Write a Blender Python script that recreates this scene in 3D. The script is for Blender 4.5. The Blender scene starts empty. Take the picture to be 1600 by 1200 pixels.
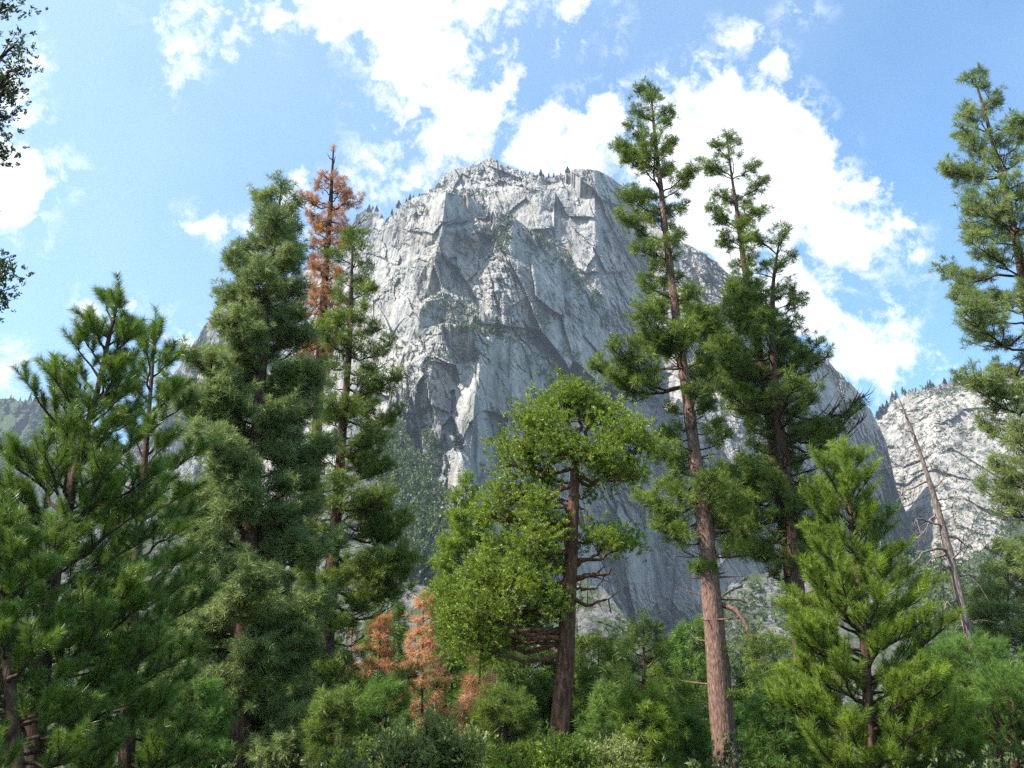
import bpy, math, random
import numpy as np
R = math.radians
rng = np.random.default_rng(7)
random.seed(7)
scene = bpy.context.scene
COL = scene.collection

# ------------------------------------------------------------------ camera frame
F = 1440.0; PITCH = R(20.0); CAMZ = 1.7
CP, SP = math.cos(PITCH), math.sin(PITCH)
CAM = np.array([0.0, 0.0, CAMZ])

def rays(px, py):
    """direction with y = 1 for a pixel of the 1600x1200 photograph"""
    px = np.asarray(px, float); py = np.asarray(py, float)
    a = (px - 800) / F; b = (600 - py) / F
    y = CP - b * SP; z = SP + b * CP
    return np.stack([a / y, np.ones_like(y) * np.ones_like(a), z / y], -1)

def at(px, py, Y):
    return CAM + rays(px, py) * np.asarray(Y)[..., None]

# ------------------------------------------------------------------ noise
_T = np.random.default_rng(99).random(65536)
def _h(ix, iy, iz, s=0):
    k = (ix * 73856093) ^ (iy * 19349663) ^ (iz * 83492791) ^ (s * 2654435)
    k = k ^ (k >> 13)
    return _T[k & 65535]
def vnoise(p, s=0):
    i = np.floor(p).astype(np.int64); f = p - i
    f = f * f * f * (f * (f * 6 - 15) + 10)
    r = 0
    for dx in (0, 1):
        wx = f[..., 0] if dx else 1 - f[..., 0]
        for dy in (0, 1):
            wy = f[..., 1] if dy else 1 - f[..., 1]
            for dz in (0, 1):
                wz = f[..., 2] if dz else 1 - f[..., 2]
                r = r + wx * wy * wz * _h(i[..., 0] + dx, i[..., 1] + dy, i[..., 2] + dz, s)
    return r * 2 - 1
def fbm(p, o=5, s=0, ridged=False):
    r = 0; a = 1.0; t = 0
    for k in range(o):
        n = vnoise(p * (2.03 ** k) + 17.3 * k, s + k)
        if ridged: n = 1 - 2 * np.abs(n)
        r = r + a * n; t += a; a *= 0.52
    return r / t
def facets(u, v, s, slope=0.5, jump=0.25):
    """piecewise planar relief: random chipped planes, size 1 cells"""
    iu = np.floor(u).astype(np.int64); iv = np.floor(v).astype(np.int64)
    best = np.full(u.shape, 1e9); out = np.zeros(u.shape)
    for a in (-1, 0, 1):
        for b in (-1, 0, 1):
            cu = iu + a; cv = iv + b
            z = np.zeros_like(cu)
            x = cu + _h(cu, cv, z, s); y = cv + _h(cu, cv, z + 1, s)
            d = (u - x) ** 2 + (v - y) ** 2
            h = ((_h(cu, cv, z + 2, s) - .5) * 2 * slope * (u - x) + (_h(cu, cv, z + 3, s) - .5) * 2 * slope * (v - y)
                 + (_h(cu, cv, z + 4, s) - .5) * 2 * jump)
            m = d < best
            best = np.where(m, d, best); out = np.where(m, h, out)
    return out

# ------------------------------------------------------------------ mesh helpers
def make_mesh(name, verts, faces_list, mats, smooth=False, mat_idx=None):
    """faces_list: list of (N,k) int arrays"""
    me = bpy.data.meshes.new(name)
    verts = np.asarray(verts, np.float32)
    me.vertices.add(len(verts)); me.vertices.foreach_set('co', verts.ravel())
    loops = np.concatenate([f.ravel() for f in faces_list]).astype(np.int32)
    tot = np.concatenate([np.full(len(f), f.shape[1]) for f in faces_list]).astype(np.int32)
    start = np.concatenate([[0], np.cumsum(tot)[:-1]]).astype(np.int32)
    me.loops.add(len(loops)); me.loops.foreach_set('vertex_index', loops)
    me.polygons.add(len(tot)); me.polygons.foreach_set('loop_start', start)
    try: me.polygons.foreach_set('loop_total', tot)
    except Exception: pass
    for m in (mats if isinstance(mats, (list, tuple)) else [mats]): me.materials.append(m)
    if mat_idx is not None: me.polygons.foreach_set('material_index', np.asarray(mat_idx, np.int32))
    me.polygons.foreach_set('use_smooth', np.full(len(tot), smooth, bool))
    me.update(calc_edges=True)
    return me
def link(name, me, parent=None, loc=None):
    o = bpy.data.objects.new(name, me); COL.objects.link(o)
    if parent is not None: o.parent = parent
    if loc is not None: o.location = loc
    return o
def thing(name, label, cat, loc, group=None):
    o = link(name, None, None, loc); o['label'] = label; o['category'] = cat
    if group: o['group'] = group
    return o

class Wood:
    """tubes collected into one mesh"""
    def __init__(s): s.v = []; s.f = []; s.n = 0
    def tube(s, pts, rad, k=5, rough=0.0, seed=0):
        pts = np.asarray(pts, float); n = len(pts); rad = np.asarray(rad, float)
        tan = np.gradient(pts, axis=0); tan /= np.linalg.norm(tan, axis=1)[:, None] + 1e-9
        ref = np.array([0, 0, 1.0]) if abs(tan[0, 2]) < .8 else np.array([1.0, 0, 0])
        u = np.cross(tan, ref); u /= np.linalg.norm(u, axis=1)[:, None] + 1e-9
        w = np.cross(tan, u)
        a = np.arange(k) * 2 * math.pi / k
        r = np.repeat(rad[:, None], k, 1)
        if rough:
            q = np.stack([np.cos(a)[None] * 1.6 + 0 * r, np.sin(a)[None] * 1.6 + 0 * r, np.repeat(pts[:, 2:3] * .8, k, 1)], -1)
            r = r * (1 + rough * fbm(q + seed * 7.7, 3) + rough * .6 * vnoise(q * np.array([5, 5, 2.]) + seed))
        ring = pts[:, None] + r[..., None] * (np.cos(a)[None, :, None] * u[:, None] + np.sin(a)[None, :, None] * w[:, None])
        V = ring.reshape(-1, 3)
        i = np.arange(n - 1)[:, None] * k + np.arange(k)[None]
        j = np.arange(n - 1)[:, None] * k + (np.arange(k)[None] + 1) % k
        s.f.append(np.stack([i, j, j + k, i + k], -1).reshape(-1, 4) + s.n)
        s.v.append(V); s.n += len(V)
    def mesh(s, name, mat): return make_mesh(name, np.concatenate(s.v), s.f, mat, True)

# needle / leaf templates: (T,3,3) triangles with unit size along +x
def tpl_tuft(n, width, seed, back=0.35, stem=0.5):
    """a shoot end: long needles fanning forward and out"""
    g = np.random.default_rng(seed); T = []
    for i in range(n):
        b = g.random() * stem - stem * .55
        th = g.random() * 2 * math.pi
        fw = g.random() ** .8 * (1 + back) - back
        d = np.array([fw, math.sqrt(max(0.02, 1 - fw * fw)) * math.cos(th), math.sqrt(max(.02, 1 - fw * fw)) * math.sin(th)])
        d /= np.linalg.norm(d)
        L = .75 + .35 * g.random()
        p0 = np.array([b, 0, 0]); p1 = p0 + d * L + np.array([0, 0, -.06])
        w = np.cross(d, g.normal(size=3)); w /= np.linalg.norm(w); w *= width
        m = p0 + d * L * .35
        T.append([p0, m + w, p1]); T.append([p0, p1, m - w])
    return np.array(T)
def tpl_brush(n, width, seed, rad=.38):
    """bottle brush shoot along +x, unit length, needles leaning forward"""
    g = np.random.default_rng(seed); T = []
    for i in range(n):
        b = g.random() ** .8
        th = g.random() * 2 * math.pi
        fw = .55 + .5 * b + .25 * g.normal() * .5
        d = np.array([fw, math.cos(th), math.sin(th)]); d /= np.linalg.norm(d)
        L = rad * (.8 + .4 * g.random())
        p0 = np.array([b * .85, 0, 0]); p1 = p0 + d * L
        w = np.cross(d, g.normal(size=3)); w /= np.linalg.norm(w); w *= width
        T.append([p0 + w, p1, p0 - w])
    return np.array(T)
def tpl_spray(n, seed, lw=.16):
    """flat-ish fan of scale leaves / small leaves"""
    g = np.random.default_rng(seed); T = []
    for i in range(n):
        p0 = np.array([g.random() * .8 - .2, (g.random() - .5) * .5, (g.random() - .5) * .35])
        a = (g.random() - .5) * 1.9
        d = np.array([math.cos(a), math.sin(a), (g.random() - .4) * .9]); d /= np.linalg.norm(d)
        L = .28 + .3 * g.random()
        w = np.cross(d, g.normal(size=3)); w /= np.linalg.norm(w); w *= lw * (.6 + .6 * g.random()) * .5
        p1 = p0 + d * L; m = p0 + d * L * .45
        T.append([p0, m + w, p1]); T.append([p0, p1, m - w])
    return np.array(T)

def foliage(pos, dirs, size, tpls):
    """instances numpy templates into one triangle soup"""
    pos = np.asarray(pos, float); dirs = np.asarray(dirs, float); size = np.asarray(size, float)
    n = len(pos)
    d = dirs / (np.linalg.norm(dirs, axis=1)[:, None] + 1e-9)
    up = np.tile([0, 0, 1.0], (n, 1)); bad = np.abs(d[:, 2]) > .93; up[bad] = [1, 0, 0]
    y = np.cross(up, d); y /= np.linalg.norm(y, axis=1)[:, None]
    z = np.cross(d, y)
    roll = rng.random(n) * .9 - .45
    y2 = y * np.cos(roll)[:, None] + z * np.sin(roll)[:, None]; z2 = np.cross(d, y2)
    M = np.stack([d, y2, z2], 1) * size[:, None, None]
    which = rng.integers(0, len(tpls), n); out = []
    for k, t in enumerate(tpls):
        m = which == k
        if not m.any(): continue
        v = np.einsum('tvi,nij->ntvj', t, M[m]) + pos[m][:, None, None]
        out.append(v.reshape(-1, 3))
    V = np.concatenate(out)
    return V, [np.arange(len(V)).reshape(-1, 3)]

# ------------------------------------------------------------------ materials
def new_mat(name):
    m = bpy.data.materials.new(name); m.use_nodes = True
    nt = m.node_tree; nt.nodes.clear()
    out = nt.nodes.new('ShaderNodeOutputMaterial')
    return m, nt, out
def N(nt, t, **kw):
    n = nt.nodes.new(t)
    for k, v in kw.items():
        if hasattr(n, k) and k not in n.inputs: setattr(n, k, v)
        else: n.inputs[k].default_value = v
    return n
def ramp(nt, fac, stops):
    r = nt.nodes.new('ShaderNodeValToRGB'); e = r.color_ramp.elements
    while len(e) > 1: e.remove(e[-1])
    e[0].position = stops[0][0]; e[0].color = (*stops[0][1], 1)
    for p, c in stops[1:]:
        x = e.new(p); x.color = (*c, 1)
    nt.links.new(fac, r.inputs[0]); return r
def leaf_mat(name, dark, mid, light, trans=.3, gloss=.35, rough=.45, scale=.9, spec=.3):
    m, nt, out = new_mat(name)
    g = N(nt, 'ShaderNodeNewGeometry'); tc = N(nt, 'ShaderNodeTexCoord')
    no = N(nt, 'ShaderNodeTexNoise'); no.inputs['Scale'].default_value = scale; no.inputs['Detail'].default_value = 3
    nt.links.new(tc.outputs['Object'], no.inputs['Vector'])
    mx = N(nt, 'ShaderNodeMath', operation='MULTIPLY_ADD'); mx.inputs[1].default_value = .45
    ad = N(nt, 'ShaderNodeMath', operation='MULTIPLY_ADD'); ad.inputs[1].default_value = 1.3; ad.inputs[2].default_value = -.37
    nt.links.new(no.outputs[0], ad.inputs[0])
    nt.links.new(g.outputs['Random Per Island'], mx.inputs[0]); nt.links.new(ad.outputs[0], mx.inputs[2])
    rp = ramp(nt, mx.outputs[0], [(0.12, dark), (.5, mid), (.95, light)])
    b = N(nt, 'ShaderNodeBsdfPrincipled'); b.inputs['Roughness'].default_value = rough
    b.inputs['Specular IOR Level'].default_value = spec
    t = N(nt, 'ShaderNodeBsdfTranslucent'); s = N(nt, 'ShaderNodeMixShader'); s.inputs[0].default_value = trans
    nt.links.new(rp.outputs[0], b.inputs['Base Color'])
    hs = N(nt, 'ShaderNodeHueSaturation'); hs.inputs['Value'].default_value = 1.5; hs.inputs['Hue'].default_value = .49
    nt.links.new(rp.outputs[0], hs.inputs['Color']); nt.links.new(hs.outputs[0], t.inputs['Color'])
    nt.links.new(b.outputs[0], s.inputs[1]); nt.links.new(t.outputs[0], s.inputs[2]); nt.links.new(s.outputs[0], out.inputs[0])
    return m
def bark_mat(name, c1, c2, c3, sc=1.0, bump=.03):
    m, nt, out = new_mat(name)
    tc = N(nt, 'ShaderNodeTexCoord'); mp = N(nt, 'ShaderNodeMapping'); mp.inputs['Scale'].default_value = (9 * sc, 9 * sc, 2.2 * sc)
    nt.links.new(tc.outputs['Object'], mp.inputs[0])
    vo = N(nt, 'ShaderNodeTexVoronoi'); vo.feature = 'DISTANCE_TO_EDGE'; vo.inputs['Scale'].default_value = 1
    no = N(nt, 'ShaderNodeTexNoise'); no.inputs['Scale'].default_value = 1.4; no.inputs['Detail'].default_value = 8; no.inputs['Roughness'].default_value = .7
    wv = N(nt, 'ShaderNodeVectorMath', operation='ADD'); 
    nt.links.new(mp.outputs[0], no.inputs['Vector']); nt.links.new(mp.outputs[0], wv.inputs[0]); nt.links.new(no.outputs[1], wv.inputs[1])
    nt.links.new(wv.outputs[0], vo.inputs['Vector'])
    ad = N(nt, 'ShaderNodeMath', operation='MULTIPLY_ADD'); ad.inputs[1].default_value = .8; 
    sb = N(nt, 'ShaderNodeMath', operation='MULTIPLY_ADD'); sb.inputs[1].default_value = 1.4; sb.inputs[2].default_value = -.45
    nt.links.new(no.outputs[0], sb.inputs[0]); nt.links.new(vo.outputs[0], ad.inputs[0]); nt.links.new(sb.outputs[0], ad.inputs[2])
    rp = ramp(nt, ad.outputs[0], [(.05, c1), (.35, c2), (.8, c3)])
    b = N(nt, 'ShaderNodeBsdfPrincipled'); b.inputs['Roughness'].default_value = .9; b.inputs['Specular IOR Level'].default_value = .15
    bp = N(nt, 'ShaderNodeBump'); bp.inputs['Strength'].default_value = .9; bp.inputs['Distance'].default_value = bump
    nt.links.new(ad.outputs[0], bp.inputs['Height']); nt.links.new(bp.outputs[0], b.inputs['Normal'])
    nt.links.new(rp.outputs[0], b.inputs['Base Color']); nt.links.new(b.outputs[0], out.inputs[0])
    return m
def rock_mat(name, tint=(1, 1, 1), lo=.22, hi=.50, green=0.0, warm=.5, bump=5.0, k=1.0):
    m, nt, out = new_mat(name)
    L = nt.links.new
    tc = N(nt, 'ShaderNodeTexCoord')
    def noise(sx, sy, sz, sc, det=8, rough=.6, dist=0.):
        mp = N(nt, 'ShaderNodeMapping'); mp.inputs['Scale'].default_value = (sx * k, sy * k, sz * k); L(tc.outputs['Object'], mp.inputs[0])
        n = N(nt, 'ShaderNodeTexNoise'); n.inputs['Scale'].default_value = sc; n.inputs['Detail'].default_value = det
        n.inputs['Roughness'].default_value = rough; n.inputs['Distortion'].default_value = dist
        L(mp.outputs[0], n.inputs['Vector']); return n
    big = noise(1, 1, .6, .012, 8, .62, .6)
    st = noise(1, 1, .08, .09, 6, .6)             # vertical water streaks
    fine = noise(1, 1, .55, .16, 6, .7)
    stain = noise(1, 1, .10, .022, 7, .66, .5)     # broad dark seepage stains
    lich = noise(1, 1, .35, .03, 6, .65, .8)
    c = ramp(nt, big.outputs[0], [(.3, tuple(lo * t for t in tint)), (.5, tuple((lo + hi) * .55 * t for t in tint)), (.68, tuple(hi * t for t in tint))])
    s = ramp(nt, st.outputs[0], [(.34, (.3, .3, .31)), (.46, (.85, .85, .85)), (.7, (1.15, 1.1, 1.03))])
    mul = N(nt, 'ShaderNodeMix', data_type='RGBA', blend_type='MULTIPLY'); mul.inputs[0].default_value = .85
    L(c.outputs[0], mul.inputs[6]); L(s.outputs[0], mul.inputs[7])
    f = ramp(nt, fine.outputs[0], [(.34, (.66, .66, .67)), (.5, (.97, .97, .97)), (.7, (1.25, 1.24, 1.2))])
    mu2 = N(nt, 'ShaderNodeMix', data_type='RGBA', blend_type='MULTIPLY'); mu2.inputs[0].default_value = .8
    L(mul.outputs[2], mu2.inputs[6]); L(f.outputs[0], mu2.inputs[7])
    sn = ramp(nt, stain.outputs[0], [(.36, (.5, .51, .53)), (.5, (1, 1, 1)), (.75, (1.08, 1.05, 1.0))])
    mu3 = N(nt, 'ShaderNodeMix', data_type='RGBA', blend_type='MULTIPLY'); mu3.inputs[0].default_value = .9
    L(mu2.outputs[2], mu3.inputs[6]); L(sn.outputs[0], mu3.inputs[7]); mu2 = mu3
    w = ramp(nt, lich.outputs[0], [(.52, (0, 0, 0)), (.68, (warm, warm, warm))])
    mx = N(nt, 'ShaderNodeMix', data_type='RGBA'); L(w.outputs[0], mx.inputs[0]); L(mu2.outputs[2], mx.inputs[6]); mx.inputs[7].default_value = (.34, .28, .18, 1)
    last = mx.outputs[2]
    if green > 0:
        gn = noise(1, 1, 1, .03, 9, .72)
        gr = ramp(nt, gn.outputs[0], [(.62 - green * .3, (0, 0, 0)), (.66 - green * .3, (.9, .9, .9))])
        mg = N(nt, 'ShaderNodeMix', data_type='RGBA'); L(gr.outputs[0], mg.inputs[0]); L(last, mg.inputs[6]); mg.inputs[7].default_value = (.055, .075, .03, 1)
        last = mg.outputs[2]
    b = N(nt, 'ShaderNodeBsdfPrincipled'); b.inputs['Roughness'].default_value = .95; b.inputs['Specular IOR Level'].default_value = .1
    bn = noise(1, 1, .45, .07, 10, .68, .4)
    bp = N(nt, 'ShaderNodeBump'); bp.inputs['Strength'].default_value = .8; bp.inputs['Distance'].default_value = bump
    L(bn.outputs[0], bp.inputs['Height']); L(bp.outputs[0], b.inputs['Normal'])
    L(last, b.inputs['Base Color']); L(b.outputs[0], out.inputs[0])
    return m

M = dict(
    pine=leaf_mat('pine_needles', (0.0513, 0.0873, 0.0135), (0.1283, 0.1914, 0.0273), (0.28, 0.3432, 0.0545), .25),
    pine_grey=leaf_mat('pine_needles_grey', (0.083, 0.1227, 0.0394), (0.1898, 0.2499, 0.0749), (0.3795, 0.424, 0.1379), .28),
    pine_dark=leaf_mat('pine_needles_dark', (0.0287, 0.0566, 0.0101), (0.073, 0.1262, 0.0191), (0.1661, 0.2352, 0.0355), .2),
    young=leaf_mat('young_pine_needles', (0.0748, 0.1162, 0.011), (0.1589, 0.2401, 0.022), (0.3177, 0.4182, 0.044), .3, spec=.4, scale=1.6),
    near=leaf_mat('near_pine_needles', (0.0506, 0.0948, 0.0118), (0.1179, 0.1995, 0.0211), (0.2526, 0.3619, 0.0369), .22, spec=.6, rough=.35, scale=1.8),
    cedar=leaf_mat('cedar_leaves', (0.0779, 0.1188, 0.0118), (0.1645, 0.2372, 0.0247), (0.329, 0.3955, 0.0442), .3, spec=.4, scale=1.5),
    fir=leaf_mat('fir_needles', (0.0531, 0.1174, 0.0212), (0.1153, 0.2096, 0.0337), (0.2304, 0.3353, 0.0529), .25),
    shrub=leaf_mat('shrub_leaves', (0.1035, 0.1339, 0.042), (0.2242, 0.2678, 0.072), (0.414, 0.441, 0.144), .3, spec=.4, scale=2.5),
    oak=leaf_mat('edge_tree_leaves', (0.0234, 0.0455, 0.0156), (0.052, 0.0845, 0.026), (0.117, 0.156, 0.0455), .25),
    under=leaf_mat('undergrowth_leaves', (.05, .07, .02), (.1, .13, .04), (.2, .22, .09), .25, scale=.6),
    dead=leaf_mat('dead_orange_needles', (0.1852, 0.0891, 0.039), (0.4199, 0.2079, 0.0845), (0.6916, 0.4307, 0.195), .3, spec=.1),
    dead2=leaf_mat('dead_pink_needles', (0.2908, 0.146, 0.0688), (0.5429, 0.3024, 0.1469), (0.7562, 0.5214, 0.2938), .3, spec=.1),
    scrub=leaf_mat('mountain_scrub_leaves', (0.039, 0.0675, 0.0216), (0.078, 0.1148, 0.036), (0.156, 0.2025, 0.06), .15, scale=.05),
    bark=bark_mat('pine_bark', (.03, .018, .013), (.11, .06, .042), (.24, .145, .105)),
    bark_dark=bark_mat('dark_branch_bark', (.02, .014, .011), (.06, .04, .03), (.13, .09, .07)),
    bark_plate=bark_mat('plated_pine_bark', (.06, .03, .022), (.2, .115, .085), (.42, .28, .21), 1.3, .035),
    bark_cedar=bark_mat('red_cedar_bark', (.045, .022, .014), (.15, .075, .045), (.29, .16, .1), 1.0, .05),
    bark_grey=bark_mat('bare_grey_wood', (.07, .05, .042), (.2, .15, .125), (.4, .32, .27), 1.2),
    rock=rock_mat('granite', (1.0, .955, .9), .22, .46, 0, .45),
    rock_front=rock_mat('buttress_granite', (1.0, .955, .89), .2, .47, 0, .4, 4.0),
    rock_far=rock_mat('shoulder_granite', (1.0, .96, .92), .18, .42, .25, .3),
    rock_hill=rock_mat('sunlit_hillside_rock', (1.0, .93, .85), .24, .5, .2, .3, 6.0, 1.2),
    rock_talus=rock_mat('talus_rock', (1.0, .95, .9), .08, .24, .45, .25, 4.0, 1.6),
    forest_hill=rock_mat('forested_hill_ground', (.3, .42, .3), .03, .08, .9, 0, 6.0),
    soil=rock_mat('forest_floor_soil', (1, .8, .58), .08, .22, .6, .2, .1, 40.0),
)

# ------------------------------------------------------------------ mountains (relief sheets at their own distances)
LAYERS = []
def inpoly(X, Y, poly):
    X = X + 3 * vnoise(np.stack([X / 9, Y / 9, X * 0], -1), 61); Y = Y + 3 * vnoise(np.stack([X / 9, Y / 9, X * 0 + 5], -1), 62)
    c = np.zeros(X.shape, bool); n = len(poly)
    for i in range(n):
        x1, y1 = poly[i]; x2, y2 = poly[(i + 1) % n]
        if y1 == y2: continue
        c ^= ((Y < y1) != (Y < y2)) & (X < (x2 - x1) * (Y - y1) / (y2 - y1) + x1)
    return c.astype(float)
class Ridge:
    def __init__(s, name, sky, rows, Y0, slope, mat, step=1.6, bottom=1135, amp=1.0, jag=3.0, seed=1, back=.9, cellk=1.0, vs=2.4, feats=None, ledges=None):
        sky = np.array(sky, float)
        x = np.arange(sky[0, 0], sky[-1, 0] + .1, step)
        top = np.interp(x, sky[:, 0], sky[:, 1])
        q = np.stack([x / 38, x * 0 + seed, x * 0], -1)
        top = top + jag * (1.3 * fbm(q, 5, seed) + .8 * facets(x / 13, x * 0 + seed, seed + 3, 1.2, .8))
        nr = int((bottom - top.min()) / step) + 2
        t = np.linspace(0, 1, nr)[:, None]
        PY = bottom + (top[None] - bottom) * t; PX = np.repeat(x[None], nr, 0)
        d = rays(PX, PY)
        # macro relief
        pys = sorted(rows); K = len(rows[pys[0]])
        kx = np.stack([np.interp(PY, pys, [rows[p][k][0] for p in pys]) for k in range(K)])
        kr = np.stack([np.interp(PY, pys, [rows[p][k][1] for p in pys]) for k in range(K)])
        rel = np.where(PX < kx[0], kr[0], kr[-1]).astype(float)
        for k in range(K - 1):
            m = (PX >= kx[k]) & (PX < kx[k + 1])
            f = (PX - kx[k]) / (kx[k + 1] - kx[k] + 1e-6)
            rel = np.where(m, kr[k] + (kr[k + 1] - kr[k]) * f, rel)
        T = (Y0 + rel) / (1 - slope * d[..., 2])
        P = CAM + d * T[..., None]
        # rock structure
        w = P * .006
        wx = P[..., 0] + 14 * fbm(w, 4, seed + 11); wz = P[..., 2] + 30 * fbm(w + 31, 4, seed + 12)
        wx2 = P[..., 0] + 5 * fbm(w * 4, 3, seed + 13) + .25 * P[..., 2]; wz2 = P[..., 2] + 9 * fbm(w * 4 + 31, 3, seed + 14)
        disp = 0
        rough = np.clip(.42 + 2.0 * fbm(P * np.array([.010, .010, .008]) + seed, 3, seed + 40), 0, 1)
        for size, sl, jp, a, b in ((140, .34, .05, wx, wz), (52, .4, .06, wx, wz), (19, .55, .12, wx2, wz2), (8, .7, .2, wx2, wz2), (3.6, .7, .24, wx2, wz2)):
            sz = size * cellk
            if size < 30: sl = sl * (.25 + .95 * rough); jp = jp * (.2 + 1.0 * rough)
            disp = disp + sz * facets((a + .35 * b) / sz, (b - .25 * a) / (sz * vs), seed + int(size), sl, jp)
        jx = P[..., 0] + 7 * fbm(w * 3 + 5, 3, seed + 50) + .22 * P[..., 2]
        joint = np.stack([jx, P[..., 1] * 0, P[..., 2] * .16], -1)
        j1 = np.abs(vnoise(joint / 34, seed + 51)); j2 = np.abs(vnoise(joint / 10, seed + 52)); j3 = np.abs(vnoise(np.stack([P[..., 0] * .22 - .1 * P[..., 2], P[..., 1] * 0, P[..., 2]], -1) / 17, seed + 53))
        disp = disp + 9 * np.exp(-(j1 / .07) ** 2) * (.3 + rough) + 4 * np.exp(-(j2 / .12) ** 2) * (.2 + rough) + 4 * np.exp(-(j3 / .08) ** 2) * rough
        disp = disp + 8 * fbm(P * np.array([.035, .035, .008]), 5, seed + 21) + (1.5 + 6 * rough) * fbm(P * np.array([.08, .08, .035]), 4, seed + 5, True)
        for line, dep in (ledges or []):
            line = np.array(line, float); lx = np.interp(PX, line[:, 0], line[:, 1]) + 5 * fbm(np.stack([PX / 22, PX * 0 + seed, PX * 0], -1), 4, seed + 60)
            win = np.clip((PX - line[0, 0]) / 14, 0, 1) * np.clip((line[-1, 0] - PX) / 14, 0, 1)
            f = np.clip((lx - PY) / 7, 0, 1); T = T + dep * win * f * np.clip(1 - (lx - PY - 40) / 60, 0, 1)
        for poly, fn in (feats or []):
            rel_f = inpoly(PX, PY, poly); T = T + rel_f * fn(PX, PY)
        disp = disp * amp
        T = T + disp
        P = CAM + d * T[..., None]
        # fold over the crest and run down the back so the ridge has its thickness
        tp = P[-1]
        bk = []
        for kk in (8, 25, 70, 160, 320, 520):
            bk.append(tp + np.stack([tp[:, 0] * 0, tp[:, 0] * 0 + kk, -kk * back + 4 * vnoise(np.stack([x / 9, x * 0 + kk, x * 0], -1))], -1))
        allP = np.concatenate([P, np.stack(bk)], 0)
        allP[..., 2] = np.maximum(allP[..., 2], -3.0)
        n0, n1 = allP.shape[:2]
        i = (np.arange(n0 - 1)[:, None] * n1 + np.arange(n1 - 1)[None]).ravel()
        f = np.stack([i, i + 1, i + 1 + n1, i + n1], -1)
        me = make_mesh(name, allP.reshape(-1, 3), [f], M[mat], False)
        o = link(name, me); o['kind'] = 'structure'
        s.P = P; s.x = x; s.top = top; s.bottom = bottom; s.nr = nr; s.T = T; s.step = step
        LAYERS.append(s)
    def sample(s, px, py):
        j = int(round((px - s.x[0]) / s.step))
        if j < 1 or j >= len(s.x) - 1: return None
        t = (py - s.bottom) / (s.top[j] - s.bottom)
        if t < 0 or t > 1.0: return None
        i = int(t * (s.nr - 1))
        return s.P[i, j], s.T[i, j]
def surf(px, py):
    best = None
    for l in LAYERS:
        r = l.sample(px, py)
        if r is not None and (best is None or r[1] < best[1]): best = r
    return None if best is None else best[0]
def crest(l, px, lower=0):
    j = int(round((px - l.x[0]) / l.step)); j = min(max(j, 1), len(l.x) - 2)
    return l.P[-1 - lower, j]

flat = lambda v=0: {0: [(-3000, v), (5000, v)], 1200: [(-3000, v), (5000, v)]}
RW = Ridge('mountain', [(200, 900), (420, 620), (520, 430), (600, 352), (622, 326), (645, 306), (668, 300), (682, 286), (700, 270), (722, 262), (745, 256), (766, 248), (790, 258), (812, 268), (832, 272), (860, 276), (880, 270), (905, 262), (925, 264), (948, 274), (975, 292), (1010, 330), (1050, 374), (1085, 390), (1120, 412), (1148, 434), (1182, 470), (1215, 502), (1250, 536), (1290, 560), (1322, 592), (1345, 618), (1362, 645), (1385, 690), (1400, 760), (1440, 860), (1520, 1000)],
    {250: [(300, 400), (600, 220), (700, 110), (765, 50), (928, 0), (962, 62), (985, 72), (1030, 30), (1120, 30), (1250, 140), (1380, 330), (1500, 560)],
     480: [(300, 330), (560, 190), (700, 130), (800, 80), (932, 0), (990, 95), (1010, 100), (1065, 20), (1150, 40), (1290, 150), (1400, 340), (1520, 560)],
     1135: [(200, 250), (500, 140), (650, 70), (760, 40), (880, 0), (1000, 120), (1040, 120), (1090, 30), (1180, 50), (1330, 170), (1420, 350), (1560, 580)]},
    1420, .22, 'rock', 1.35, jag=3.0, seed=3,
    feats=[([(868, 386), (893, 374), (920, 378), (928, 398), (914, 426), (893, 412)], lambda x, y: -14 + .75 * (928 - x) * .5)],
    ledges=[([(672, 302), (720, 294), (770, 300), (830, 296), (908, 290)], 18), ([(845, 330), (890, 348), (930, 376)], 12), ([(1040, 470), (1100, 455), (1180, 510)], 14), ([(1180, 590), (1240, 575), (1320, 620)], 14), ([(880, 460), (930, 452), (980, 470)], 10)])
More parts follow.
